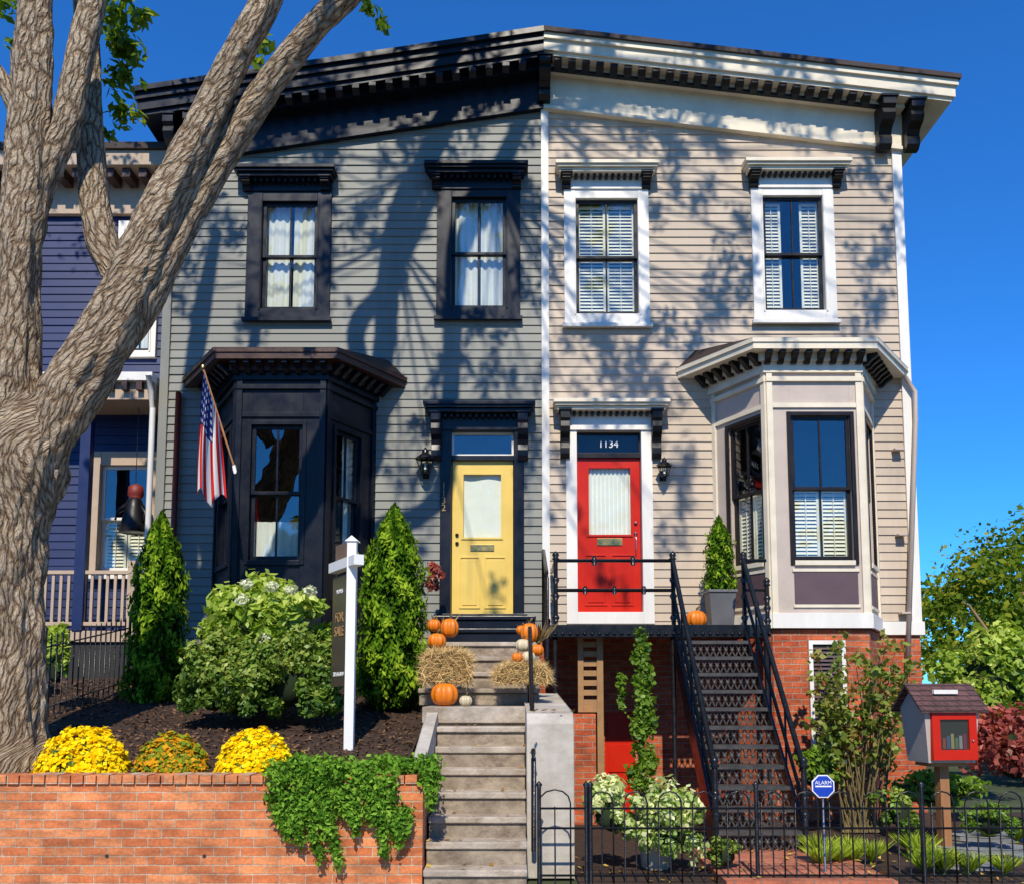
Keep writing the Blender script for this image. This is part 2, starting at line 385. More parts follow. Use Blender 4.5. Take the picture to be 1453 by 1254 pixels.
b.box(XC-.1,ax0,-.03,.1,-.1,zt,brickh); b.box(ax1,XR+.0,-.031,.1,-.1,zt,brickh); b.box(ax0,ax1,-.029,.1,Z(1010),zt,brickh)
b.box(ax0,ax1,.05,.09,-.1,Z(1010),redd)
for k in range(2): b.box(ax0+.05,ax1-.05,.035,.052,Z(1095)+k*.45,Z(1095)+.36+k*.45,redd)
b.prism([BR[0],(BR[1][0],BR[1][1]+.02),(BR[2][0],BR[2][1]+.02),BR[3]],-.1,zt-.002,brickh,'z')
b.done()
b=MB('trim',H2)
b.box(XC-.055,XC+.05,-.06,.05,Z(878),ztop(XC)-.6,white)
b.box(XR-.10,XR+.035,-.055,.10,zt+.12,ztop(XR)-.75,white)
b.box(BR[3][0]-.05,XR+.06,-.075,.04,zt-.02,zt+.16,white)
b.box(XC+.05,BR[0][0],-.05,.04,zt+.0,Z(893)+.01,white)
for w in wins2:
    x0,x1,z0,z1=w['r']; window(b,x0,x1,z0,z1,white,(.165,.155,.30,.16),sashblk,w['k'],sill=white)
hood(b,X(787,235),X(931,235),Z(226,-.3),cream,blackp,blackp,Z(272))
hood(b,X(1051,235),X(1199,235),Z(223,-.3),cream,blackp,blackp,Z(270))
x0,x1,z0,z1=door2; yd=.09
b.box(x0-.15,x0,-.05,.14,z0-.16,z1+.30,white); b.box(x1,x1+.15,-.05,.14,z0-.16,z1+.30,white); b.box(x0,x1,-.047,.14,z1,z1+.26,white)
b.box(x0,x1,-.047,.14,z0-.16,z0-.0,white)
zdt=Z(648); b.box(x0,x1,yd-.05,.13,zdt-.0,Z(641)+.0,sashblk)
b.add([(x0,yd-.01,Z(641)),(x1,yd-.01,Z(641)),(x1,yd-.01,z1),(x0,yd-.01,z1)],[(0,1,2,3)],glassd)
b.box(x0,x1,yd+.2,yd+.22,Z(641),z1,dark)
b.box(x0,x0+.025,yd-.03,yd+.01,Z(641),z1,sashblk); b.box(x1-.025,x1,yd-.03,yd+.01,Z(641),z1,sashblk); b.box(x0+.025,x1-.025,yd-.03,yd+.01,z1-.03,z1,sashblk)
hood(b,X(784,575),X(946,575),Z(565,-.32),cream,blackp,blackp,Z(652),bw=.13,d=.32,fz=z1+.0)
b.done(.004)
def door(name,parent,x0,x1,z0,z1,y,mat,gx0,gx1,gz0,gz1,panels,hw,folds=1.1):
    b=MB(name,parent); t=.045
    b.box(x0,gx0,y,y+t,z0,z1,mat); b.box(gx1,x1,y,y+t,z0,z1,mat); b.box(gx0,gx1,y+.001,y+t,gz1,z1,mat); b.box(gx0,gx1,y+.001,y+t,z0,gz0,mat)
    for a in ((gx0-.015,gx0+.012,gz0-.015,gz1+.015),(gx1-.012,gx1+.015,gz0-.015,gz1+.015),(gx0+.012,gx1-.012,gz1-.012,gz1+.015),(gx0+.012,gx1-.012,gz0-.015,gz0+.012)):
        b.box(a[0],a[1],y-.014,y+.02,a[2],a[3],mat)
    b.add([(gx0,y+.02,gz0),(gx1,y+.02,gz0),(gx1,y+.02,gz1),(gx0,y+.02,gz1)],[(0,1,2,3)],glassd)
    N=60;vs=[]
    for i in range(N+1):
        q=gx0+(gx1-gx0)*i/N; yy=y+.055+.012*math.sin(i*folds); vs+=[(q,yy,gz0),(q,yy,gz1)]
    b.add(vs,[(2*i,2*i+2,2*i+3,2*i+1) for i in range(N)],curtain,smooth=True)
    b.box(x0,x1,y+.12,y+.14,z0,z1,dark)
    for a in panels:
        pa,pb,pc,pd=a
        b.box(pa,pb,y-.012,y+.005,pc,pc+.02,mat); b.box(pa,pb,y-.012,y+.005,pd-.02,pd,mat); b.box(pa,pa+.02,y-.0125,y+.005,pc+.02,pd-.02,mat); b.box(pb-.02,pb,y-.0125,y+.005,pc+.02,pd-.02,mat)
        b.box(pa+.045,pb-.045,y-.010,y+.006,pc+.045,pd-.045,mat)
    hw(b); return b.done(.003)
def hw2(b):
    b.box(X(848,768),X(884,768),.085-.012,.088,Z(772),Z(762),brass)
    for v in (740,755): b.lathe((X(903,v),.07,Z(v)),[(0.001,-.02),(.022,-.01),(.022,.01),(.001,.02)],steel)
    b.tube([(X(903,760),.07,Z(757)),(X(903,760),.03,Z(765)),(X(903,760),.03,Z(778)),(X(903,760),.07,Z(786))],.008,steel)
door('red_door',H2,x0+.01,x1-.01,z0,Z(648),.085,redd,X(835,710),X(897,710),Z(758),Z(661),
     [(X(830,800),X(862,800),Z(858),Z(785)),(X(868,800),X(900,800),Z(858),Z(785))],hw2)
def text(name,s,loc,size,mat,parent,rot=(math.pi/2,0,0),ext=.004,align='CENTER',spacing=1.0):
    c=bpy.data.curves.new(name,'FONT'); c.body=s; c.size=size; c.extrude=ext; c.align_x=align; c.align_y='CENTER'; c.space_line=spacing
    c.materials.append(mat); o=bpy.data.objects.new(name,c); sc.collection.objects.link(o); o.location=loc; o.rotation_euler=rot; o.parent=parent; return o
text('house_number','1134',(X(864,628),.065,Z(629)),.14,whitel,H2)
def bay(parent,BP,z0,z1,wz,fw,lw,rw,body,post,panelm,capm,dentm,roof,EP,ez,kinds,sash,pan=None,low=None):
    b=MB('bay_window',parent)
    faces=[(BP[0],BP[1],lw,kinds[0]),(BP[1],BP[2],fw,kinds[1]),(BP[2],BP[3],rw,kinds[2])]
    for A,Bp,(fa,fb),kd in faces:
        m,Ln=face_matrix(A,Bp); b.M=m; xa,xb=fa*Ln,fb*Ln
        b.box(0.0,xa,0,.10,z0,z1,body); b.box(xb,Ln,0,.10,z0,z1,body)
        b.box(xa,xb,0.0,.10,z0,wz[0],body); b.box(xa,xb,0.0,.10,wz[1],z1,body)
        window(b,xa,xb,wz[0],wz[1],None,(0,0,0,0),sash,kd,y=.02)
        b.box(-.0,.075,-.03,.0,z0,z1,post); b.box(Ln-.075,Ln,-.03,.0,z0,z1,post)
        c=.05; cm=sash if panelm is mauve else post
        b.box(xa-c,xa,-.022,.02,wz[0]-c,wz[1]+c,cm); b.box(xb,xb+c,-.022,.02,wz[0]-c,wz[1]+c,cm)
        b.box(xa,xb,-.0215,.02,wz[1],wz[1]+c,cm); b.box(xa,xb,-.04,.02,wz[0]-.06,wz[0],post)
        b.box(.076,Ln-.076,-.026,.0,wz[1]+.10,wz[1]+.16,post)
        if pan: b.box(xa-.01,xb+.03,-.012,.0,pan[0],pan[1],panelm); b.box(xa-.03,xb+.05,-.022,-.0005,pan[1]+.002,pan[1]+.04,post); b.box(xa-.03,xb+.05,-.022,-.0005,pan[0]-.04,pan[0]-.002,post)
        if low: b.box(-.01,Ln+.01,-.05,.0,z0-.03,z0+low,white)
        b.box(-.005,Ln+.005,-.045,.0,z1-.22,z1-.16,post)
    b.M=Matrix()
    b.prism([EP[0],EP[1],EP[2],EP[3]],ez-.03,ez+.05,capm,'z')
    sh=lambda P_,k:[(p[0]+(q[0]-p[0])*k,p[1]+(q[1]-p[1])*k) for p,q in zip(BP,P_)]
    b.prism(sh(EP,1.06),ez+.052,ez+.11,capm,'z')
    b.prism(sh(EP,.35),ez-.13,ez-.031,capm,'z'); b.prism(sh(EP,.15),z1-.10,ez-.131,post,'z')
    for i in range(3):
        A,Bp=sh(EP,.36)[i],sh(EP,.36)[i+1]; m,Ln=face_matrix(A,Bp); b.M=m; n=int(Ln/.155)
        for k in range(n):
            q=Ln*(k+.5)/n; b.prism([(.05,ez-.032),(-.13,ez-.032),(-.13,ez-.07),(-.05,ez-.12),(.0,ez-.17),(.05,ez-.17)],q-.035,q+.035,dentm,'x')
    b.M=Matrix()
    T=sh(EP,1.02); zr=ez+.111; zt_=ez+.36
    b.add([(p[0],p[1],zr) for p in T]+[(T[0][0]+.25,-.03,zt_),(T[3][0]-.25,-.03,zt_)],[(0,1,4),(1,2,5,4),(2,3,5),(0,4,5,3)],roof)
    return b.done(.003)
EPR=[(2.30,-.02),(3.06,-1.2),(4.63,-1.2),(5.49,-.02)]
yF=-.95
fl=BR[2][0]-BR[1][0]
bay(H2,BR,2.44,5.80,(Z(795,yF),Z(590,yF)),((X(1124,690,yF)-BR[1][0])/fl,(X(1209,690,yF)-BR[1][0])/fl),(.30,.90),(.25,.80),
    greige,cream,mauve,cream,blackp,roofm,EPR,Z(535,0),('slatslow','slatslow','slatslow'),sashblk,pan=(Z(857,yF),Z(811,yF)),low=.16)
b=MB('roof_cornice',H2)
xa,xb=pk[0]+.0,rt[0]
slopeband(b,xa,xb,0,.06,ROOFY-.05,DEP+.3,roofm)
slopeband(b,xa,xb-.03,.062,.14,ROOFY-.01,DEP+.2,cream); slopeband(b,xa,xb-.06,.141,.29,ROOFY+.03,DEP+.15,cream)
slopeband(b,xa,xb-.10,.291,.34,ROOFY+.07,DEP+.1,cream)
slopeband(b,xa,XR+.02,.341,.40,-.26,.1,cream)
slopeband(b,xa,XR+.03,.401,.88,-.075,.05,cream); slopeband(b,xa,XR+.031,.88,.92,-.11,.05,cream)
n=23
for i in range(n):
    q=xa+.2+(XR-.55-xa-.2)*i/(n-1); t=ztop(q)
    b.prism([(-.25,t-.345),(-.41,t-.345),(-.41,t-.385),(-.34,t-.44),(-.25,t-.45)],q-.05,q+.05,blackp,'x')
slopeband(b,xa,XR-.35,.402,.43,-.265,-.2,blackp)
for u0,u1 in ((1238,1256),(1277,1295)):
    q0,q1=X(u0,180),X(u1,180); t=ztop(q0); bracket(b,q0,q1,-.42,t-.37,Z(222),blackp,-.07)
for k in range(8):
    y=.9+k*1.3; t=ztop(XR)
    b.prism([(XR+.03,t-.36),(XR+.42,t-.36),(XR+.40,t-.44),(XR+.15,t-.55),(XR+.03,t-.7)],y,y+.13,blackp,'y')
bracket(b,XC-.085,XC+.075,-.45,ztop(XC)-.36,Z(152),blackp,-.07)
b.done(.003)
b=MB('downspout',H2)
x=X(1290,560); b.tube([(EPR[3][0]-.1,-.12,Z(535)),(x+.03,-.12,Z(560)),(x+.03,-.10,Z(600)),(XR-.22,-.10,Z(960))],.033,greige,10)
for v in (640,760,870): b.box(XR-.27,XR-.15,-.145,-.02,Z(v)-.012,Z(v)+.012,greige)
b.done()
b=MB('basement_window',H2); yb=-.96
q0,q1=X(1155,1000,yb),X(1196,1000,yb); za,zb_=Z(1090,yb),Z(908,yb)
b.box(q0-.05,q0,yb-.03,yb+.02,za,zb_,white); b.box(q1,q1+.05,yb-.03,yb+.02,za,zb_,white); b.box(q0,q1,yb-.029,yb+.02,zb_-.05,zb_,white); b.box(q0,q1,yb-.04,yb+.02,za,za+.05,white)
b.box(q0,q1,yb+.0,yb+.012,za+.05,zb_-.05,dark); z=za+.07
while z<zb_-.08: b.add([(q0,yb-.02,z),(q1,yb-.02,z),(q1,yb+.0,z+.022),(q0,yb+.0,z+.022)],[(0,1,2,3)],mauve); z+=.05
b.done()
# ===== left gray house
H1=empty('row_house')
wins1=[dict(o=(372,450,288,440)),dict(o=(641,718,282,438))]; ops=[]
for w in wins1:
    u0,u1,v0,v1=w['o']; vm=(v0+v1)/2; w['r']=(X(u0,vm),X(u1,vm),Z(v1),Z(v0)); ops.append(w['r'])
door1=(X(640,760),X(729,760),Z(872),Z(612)); ops.append((door1[0],door1[1],door1[2]-.05,door1[3]))
BL=[(-4.06,0),(-3.54,-.95),(-2.39,-.95),(-1.90,0)]
ops.append((-3.95,-2.0,2.6,5.5))
b=MB('clapboard_walls',H1); siding(b,XL,XC-.05,1.40,lambda x:ztop(x)-.55,ops,gray_side); b.done()
b=MB('side_and_back_walls',H1)
b.box(XL,XL+.06,.001,DEP,1.3,ztop(XL)-.3,gray_side); b.box(XL,XC-.02,DEP-.1,DEP,0,ztop(XL)-.3,gray_side)
b.box(XC-.06,XC-.0,.06,DEP-.12,0,ztop(XL)+.2,dark); b.box(XL,XC-.1,-.0,.3,.0,1.39,brickh)
z=1.45
while z<ztop(XL)-.4:
    b.add([(XL-.022,.05,z),(XL-.022,DEP,z),(XL-.004,DEP,z+.12),(XL-.004,.05,z+.12)],[(0,1,2,3)],gray_side,random.uniform(.93,1.05)); z+=.116
b.done()
b=MB('interior_floor_and_partitions',H1)
b.box(XL+.1,XC-.1,.35,DEP-.2,5.55,5.7,dark); b.box(XL+.1,XC-.1,3.2,3.3,1.6,9.5,dark); b.box(-1.6,-1.5,.3,3.2,2.4,9.4,dark); b.box(XL+.07,XC-.1,.03,DEP-.2,2.2,2.4,dark)
b.done()
b=MB('trim',H1)
b.box(XL-.03,XL+.09,-.055,.05,1.4,ztop(XL)-.75,gray_side)
for w in wins1:
    x0,x1,z0,z1=w['r']; window(b,x0,x1,z0,z1,navy,(.21,.20,.30,.15),navy,'curtain',sill=navy)
hood(b,X(338,240),X(480,240),Z(232,-.3),navy,navy,navy,Z(275))
hood(b,X(604,236),X(749,236),Z(227,-.3),navy,navy,navy,Z(272))
x0,x1,z0,z1=door1
b.box(x0-.15,x0,-.05,.16,z0-.06,z1+.3,navy); b.box(x1,x1+.14,-.05,.16,z0-.06,z1+.3,navy); b.box(x0,x1,-.047,.16,z1,z1+.28,navy)
b.box(x0-.18,x1+.18,-.22,.10,z0-.09,z0-.0,navy); b.box(x0,x1,.03,.15,Z(652),Z(645),navy)
b.add([(x0,.08,Z(645)),(x1,.08,Z(645)),(x1,.08,z1),(x0,.08,z1)],[(0,1,2,3)],glass); b.box(x0,x1,.3,.32,Z(645),z1,dark)
for q in ((x0,x0+.03),(x1-.03,x1)): b.box(q[0],q[1],.05,.10,Z(645),z1,white)
b.box(x0+.03,x1-.03,.05,.10,z1-.03,z1,white); b.box(x0+.03,x1-.03,.05,.10,Z(645),Z(645)+.02,white)
hood(b,X(603,577),X(759,577),Z(568,-.32),navy,navy,navy,Z(655),bw=.14,d=.32,fz=z1)
b.done(.004)
def hw1(b):
    b.box(X(667,775),X(701,775),.073,.088,Z(780),Z(771),brass)
    for v in (757,769): b.lathe((X(648,v),.07,Z(v)),[(0.001,-.022),(.024,-.01),(.024,.01),(.001,.022)],blackp)
door('yellow_door',H1,x0+.01,x1-.01,z0,Z(652),.085,yellowd,X(656,715),X(712,715),Z(762),Z(670),
     [(X(651,820),X(681,820),Z(862),Z(788)),(X(687,820),X(718,820),Z(862),Z(788))],hw1,folds=.12)
text('house_number','1\n1\n3\n2',(X(630,705),-.058,Z(706)),.13,goldt,H1,spacing=.78)
EPL=[(-4.55,-.02),(-3.77,-1.2),(-2.21,-1.2),(-1.48,-.02)]
fl=BL[2][0]-BL[1][0]
bay(H1,BL,1.55,5.70,(Z(795,yF),Z(603,yF)),((X(355,690,yF)-BL[1][0])/fl,(X(428,690,yF)-BL[1][0])/fl),(.2,.75),(.20,.70),
    navy,navy,navy,copper,navy,roofm,EPL,Z(548,0),('curtainlow','curtainlow','split'),navy,pan=(2.15,2.75))
b=MB('roof_cornice',H1)
xa,xb=lf[0],pk[0]-.0
slopeband(b,xa,xb,0,.07,ROOFY-.05,DEP+.3,navy)
slopeband(b,xa+.03,xb,.072,.16,ROOFY,DEP+.2,navy); slopeband(b,xa+.06,xb,.161,.30,ROOFY+.04,DEP+.15,navy)
slopeband(b,xa+.1,xb,.301,.36,ROOFY+.08,DEP+.1,navy); slopeband(b,XL-.02,xb,.361,.44,-.26,.1,navy)
slopeband(b,XL-.03,xb,.441,.88,-.075,.05,navy); slopeband(b,XL-.03,xb,.88,.92,-.11,.05,navy)
for i in range(21):
    q=XL+.35+(xb-.3-XL-.35)*i/20; t=ztop(q)
    b.prism([(-.25,t-.365),(-.42,t-.365),(-.42,t-.42),(-.34,t-.48),(-.25,t-.48)],q-.05,q+.05,navy,'x')
for q0 in (XL+.0,XL+.28): bracket(b,q0,q0+.15,-.42,ztop(q0)-.38,ztop(q0)-1.05,navy,-.07)
b.done(.003)
b=MB('downspout',H1); x=X(253,650)
b.tube([(x,-.08,Z(560)),(x,-.08,Z(800)),(x,-.08,1.6)],.04,M('maroon_pipe',(.13,.02,.025),.4),10); b.done()
# ===== blue neighbour
H3=empty('row_house'); yb=.6; xl=-11.5; xr=XL-.04
b=MB('clapboard_walls',H3)
zt3=Z(240,yb)
pw=(X(153,735,yb+.2),X(222,735,yb+.2),Z(812,yb),Z(662,yb)); uw=(X(175,460,yb),X(215,460,yb),Z(500,yb),Z(330,yb))
siding(b,xl,xr,1.4,lambda x:zt3-.2,[pw,uw],blue_side,y=yb,zmax=zt3-.2); b.box(xl,xr,6,6.1,0,zt3,blue_side); b.box(xl,xl+.06,yb,6,0,zt3,blue_side)
b.box(xl,xr,2.5,2.6,1,zt3-.3,dark); b.done()
b=MB('roof_and_cornice',H3)
b.box(xl-.3,xr-.01,yb-.55,6.3,zt3,zt3+.1,roofm); b.box(xl-.25,xr-.01,yb-.5,6.2,zt3-.22,zt3-.002,porchw); b.box(xl-.05,xr-.01,yb-.1,yb+.02,zt3-.75,zt3-.222,porchw)
for i in range(30):
    q=xr-.2-i*.24; b.box(q-.06,q+.06,yb-.42,yb-.101,zt3-.36,zt3-.223,copper)
b.done(.004)
b=MB('porch',H3)
zp=Z(548); b.box(xl,xr-.02,-.25,yb+.1,zp,zp+.12,white); b.box(xl,xr-.02,-.15,yb,zp-.24,zp-.002,porchw)
for i in range(26):
    q=xr-.2-i*.2; b.box(q-.04,q+.04,-.24,-.151,zp-.13,zp-.003,copper)
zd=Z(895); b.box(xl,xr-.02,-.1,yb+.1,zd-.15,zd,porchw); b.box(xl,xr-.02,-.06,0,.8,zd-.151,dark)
zr=Z(810); b.box(xl,X(191,810),-.09,-.02,zr-.05,zr,porchw); b.box(xl,X(191,810),-.08,-.03,zd+.07,zd+.12,porchw)
x=X(189,810)
while x>-9: b.box(x-.02,x+.02,-.07,-.035,zd+.12,zr-.05,porchw); x-=.105
q=X(195,700); b.box(q-.05,q+.05,-.10,.0,zd,zd+.95,porchw)
for q in (-8.5,X(123,700)): b.box(q-.07,q+.07,-.12,.02,zd,zp-.24,blue_side)
b.tube([(xr-.05,-.3,zp+.06),(xr-.05,-.2,zp-.15),(xr-.05,-.1,zp-.35),(xr-.05,-.1,1.6)],.04,white,10)
window(b,*pw,porchw,(.12,.12,.2,.06),white,'slatslow',y=yb-.05,sill=white,cols=1); window(b,*uw,white,(.1,.1,.14,.1),sashblk,'curtain',y=yb-.03,cols=1)
b.done(.004)
# ---------------------------------------------------------------- ground
def plane(name,x0,x1,y0,y1,z,mat,th=None):
    b=MB(name)
    if th: b.box(x0,x1,y0,y1,z-th,z,mat)
    else: b.add([(x0,y0,z),(x1,y0,z),(x1,y1,z),(x0,y1,z)],[(0,1,2,3)],mat)
    return b.done()
plane('ground',-400,400,-400,400,-.02,grassg)
plane('sidewalk',-60,60,-9.2,-4.95,.0,concrete,.015)
plane('kerb',-60,60,-9.4,-9.2,.0,stoned,.14)
plane('road',-200,200,-18,-9.4,-.012,asphalt)
def bedz(y): return .86+(y+4.8)*.2
b=MB('planting_bed'); nx,ny=90,34; x0,x1=-12,-.93; vs=[]
for j in range(ny+1):
    for i in range(nx+1):
        x=x0+(x1-x0)*i/nx; y=-4.85+(4.84)*j/ny
        vs.append((x,y,bedz(y)+.05*noise.noise(Vector((x*1.3,y*1.3,0)))+.02*noise.noise(Vector((x*7,y*7,3)))))
b.add(vs,[(j*(nx+1)+i,j*(nx+1)+i+1,(j+1)*(nx+1)+i+1,(j+1)*(nx+1)+i) for j in range(ny) for i in range(nx)],mulch,smooth=True); bed=b.done()
n=10000; px=rng.uniform(-7.5,-.95,n); py=rng.uniform(-4.8,-.3,n)
pz=np.array([bedz(y)+.05*noise.noise(Vector((x*1.3,y*1.3,0)))+.012 for x,y in zip(px,py)])
leaf_mesh('mulch_chips',np.stack([px,py,pz],1),rng.normal(size=(n,3))*.45+np.array([0,0,1]),.055,mulchc,.4,bed,rng.uniform(.2,2.0,n))
plane('garden_soil',.56,14,-4.9,-.0,.03,mulch,.05)
plane('brick_path',1.75,3.15,-4.95,-3.3,.075,brickf,.07)
b=MB('flagstone_path')
for i,(cx,cy,w,h) in enumerate([(4.2,-3.9,.9,.7),(5.2,-3.7,.9,.6),(6.2,-3.8,.9,.7),(4.7,-3.1,1,.6),(5.8,-3.0,1,.6),(6.8,-2.9,.8,.7),(5.2,-2.3,1,.7),(6.3,-2.2,1,.6),(7.3,-2.2,.9,.6)]):
    pts=[(cx+w*.5*math.cos(a+.3*i)*(1+.15*math.sin(3*a+i)),cy+h*.5*math.sin(a+.3*i)) for a in [k*2*math.pi/7 for k in range(7)]]
    b.prism(pts,.03,.065+.002*i,flag_slate,'z')
b.done(.006)
# ---------------------------------------------------------------- retaining wall
W=empty('brick_retaining_wall'); b=MB('wall',W); wt=Z(1099,-5.0)
xe=X(600,1150,-5.0)
b.box(-14,xe,-5.0,-4.78,-.1,wt-.075,brickw); b.box(xe-.23,xe,-4.779,-3.5,-.1,wt-.075,brickw)
x=-14
while x<xe-.05:
    w=.105; b.box(x,min(x+w-.008,xe+.006),-5.02+random.uniform(-.004,.004),-4.76,wt-.073,wt+random.uniform(-.004,.004),brickw); x+=w
for x in (X(155,1140,-5),X(290,1215,-5),X(480,1215,-5)): b.tube([(x,-5.003,Z(1214,-5)),(x,-4.9,Z(1214,-5))],.012,dark)
b.done(.005)
# ---------------------------------------------------------------- stone staircase
S=empty('stone_staircase'); b=MB('steps',S); sx0,sx1=X(606,1100,-4.2),X(746,1100,-4.2)
sx0=max(sx0,xe+.012)
zl=1.47; n=8; run=(5.05-3.35)/n; y=-5.05
for i in range(n):
    z=zl*(i+1)/n; a=y+run*i; j=random.uniform(-.014,.014)
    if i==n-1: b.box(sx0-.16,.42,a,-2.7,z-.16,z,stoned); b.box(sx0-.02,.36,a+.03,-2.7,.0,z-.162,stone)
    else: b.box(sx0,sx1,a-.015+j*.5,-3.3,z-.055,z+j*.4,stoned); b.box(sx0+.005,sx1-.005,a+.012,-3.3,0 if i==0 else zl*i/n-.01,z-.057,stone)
zd=Z(872)-.09; m=6
for i in range(m):
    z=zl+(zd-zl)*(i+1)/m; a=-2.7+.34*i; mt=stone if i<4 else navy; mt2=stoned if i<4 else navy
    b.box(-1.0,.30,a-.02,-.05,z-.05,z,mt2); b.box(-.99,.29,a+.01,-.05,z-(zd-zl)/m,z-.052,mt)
b.prism([(-4.74,wt+.0),(-4.74,wt+.14),(-3.4,1.46),(-3.0,1.46),(-3.0,wt)],sx0-.115,sx0-.003,stucco,'x')
b.done(.010)
b=MB('cheek_wall',S); b.prism([(-4.45,0),(-4.45,1.34),(-4.35,1.42),(-1.2,1.60),(-1.2,0)],sx1+.004,sx1+.42,stucco,'x')
b.done(.012)
R=empty('stair_handrail'); b=MB('rail',R); x=X(755,1000,-4)-.0
b.tube([(x,-4.55,.25),(x,-4.55,Z(1075,-4.5)),(x,-4.45,Z(1065,-4.45)),(x,-2.95,2.28),(x,-2.85,2.3),(x,-2.85,1.5)],.022,iron)
b.tube([(x,-4.5,Z(1160,-4.5)),(x,-2.9,1.85)],.014,iron)
for k in range(1,9): t=k/9; b.tube([(x,-4.5+1.6*t,.75+1.1*t-.1),(x,-4.5+1.6*t,1.05+1.2*t)],.008,iron,6)
x=.42
b.tube([(x,-1.5,2.0),(x,-1.5,2.98),(x,-1.4,3.05),(x,-.25,3.5),(x,-.25,2.4)],.025,iron)
for k in range(1,8): t=k/8; b.tube([(x,-1.45+1.2*t,2.1+.3*t),(x,-1.45+1.2*t,3.02+.45*t)],.009,iron,6)
b.done()
# ---------------------------------------------------------------- iron staircase and landing
S=empty('iron_staircase'); b=MB('landing',S); LZ=Z(887,-1.25); ly=-1.25
lx0,lx1=X(783,890,ly),X(1093,890,ly)
b.box(lx0,2.75,ly,-.06,LZ-.05,LZ,iron); b.prism([(2.75,ly),(lx1,ly),(3.12,-.99),(2.8,-.06),(2.75,-.06)],LZ-.05,LZ-.001,iron,'z')
b.box(lx0,lx1,ly-.03,ly,LZ-.14,LZ+.01,iron); b.box(lx0-.03,lx0,ly,-.06,LZ-.14,LZ+.01,iron)
x=lx0
while x<lx1-.05: b.lathe((x+.04,ly-.035,LZ-.10),[(.001,-.03),(.025,0),(.001,.03)],iron,8); x+=.09
b.done(.003)
b=MB('steps',S); n=12; X0,X1=2.0,2.83; yb_=-3.42; rise=(LZ-.07)/n; run=(-yb_+ly)/(n-1)
for i in range(n-1):
    z=.07+rise*(i+1); a=yb_+run*i
    b.box(X0,X1,a-.03,a+run+.01,z-.022,z,irons)
    b.box(X0,X1,a-.034,a-.031,z-.04,z-.0,irons)
    za=z-rise+.002
    for k in range(11):
        q=X0+(X1-X0)*(k+.5)/11; h=rise-.03; w=(X1-X0)/22
        for s in(-1,1): b.add([(q-s*w-.008,a,za),(q-s*w+.008,a,za),(q+s*w+.008,a,za+h),(q+s*w-.008,a,za+h)],[(0,1,2,3)],irons)
        b.lathe((q,a,za+h*.5),[(.001,-.028),(.03,0),(.001,.028)],irons,8)
for xs in (X0-.03,X1):
    b.prism([(yb_-.05,.06),(yb_-.05,.28),(ly,LZ),(ly+.05,LZ),(ly+.05,LZ-.28),(yb_+.2,.06)],xs,xs+.03,iron,'x')
b.done()
b=MB('railings',S)
def newel(x,y,z0,z1,r=.028):
    b.tube([(x,y,z0),(x,y,z1)],r,iron,10); b.lathe((x,y,z1),[(.02,0),(.05,.02),(.03,.04),(.045,.07),(.03,.10),(.001,.12)],iron,12)
    for t in (.12,.45,.7): b.lathe((x,y,z0+(z1-z0)*t),[(r,-.04),(r*1.7,0),(r,.04)],iron,12)
zt_=Z(795,ly); zm_=Z(837,ly)
def rail(a,c,r=.022): b.tube([a,c],r,iron,8)
newel(lx0+.05,ly,LZ,zt_); newel(X0-.02,ly,LZ,zt_); newel(X1+.02,ly,LZ,zt_); newel(lx1-.03,ly,LZ,Z(855,ly)+.2)
for z in (zt_,zm_):
    rail((lx0+.05,ly,z),(X0-.02,ly,z)); rail((lx0+.05,ly,z),(lx0+.05,-.06,z)); rail((X1+.02,ly,z),(lx1-.03,ly,z))
for t in (.33,.66):
    q=lx0+.05+(X0-lx0-.07)*t; b.lathe((q,ly,zt_),[(.022,-.06),(.04,0),(.022,.06)],iron,10)
for t in (.25,.5,.75):
    q=lx0+.05+(X0-lx0-.07)*t; b.lathe((q,ly,zm_),[(.022,-.05),(.035,0),(.022,.05)],iron,10)
hh=zt_-LZ
for xs in (X0-.02,X1+.02):
    newel(xs,yb_-.05,.05,.07+hh)
    rail((xs,ly,zt_),(xs,yb_-.05,.07+hh),.030); rail((xs,ly,LZ+.42),(xs,yb_-.05,.49),.020)
    for k in range(1,4): 
        t=k/4; yy=ly+(yb_-ly)*t; b.tube([(xs,yy,LZ+(.1-LZ)*t+.1),(xs,yy,zt_+(.07+hh-zt_)*t)],.012,iron,6)
for q in (lx0+.04,X0-.03,lx1-.05): b.tube([(q,ly+.03,0.03),(q,ly+.03,LZ-.1)],.03,iron,8)
b.done()
A=empty('basement_entry_partition'); b=MB('slatted_panel',A)
ya=-1.0; q0,q1=X(820,950,ya),X(856,950,ya)
b.box(q0,q0+.07,ya,ya+.06,Z(1010,ya),LZ-.06,tanw); b.box(q1-.08,q1,ya,ya+.06,Z(1100,ya),LZ-.06,tanw); b.box(q0+.07,q1-.08,ya+.001,ya+.05,LZ-.14,LZ-.06,tanw); b.box(q0+.07,q1-.08,ya+.001,ya+.05,Z(1010,ya),Z(1000,ya),tanw)
z=Z(1000,ya)
while z<LZ-.15: b.box(q0+.07,q1-.08,ya+.02,ya+.03,z,z+.07,tanw); z+=.12
b.box(q0-.3,q0+.2,ya-.2,ya-.0,0,Z(1012,ya),brickh)
b.done(.003)
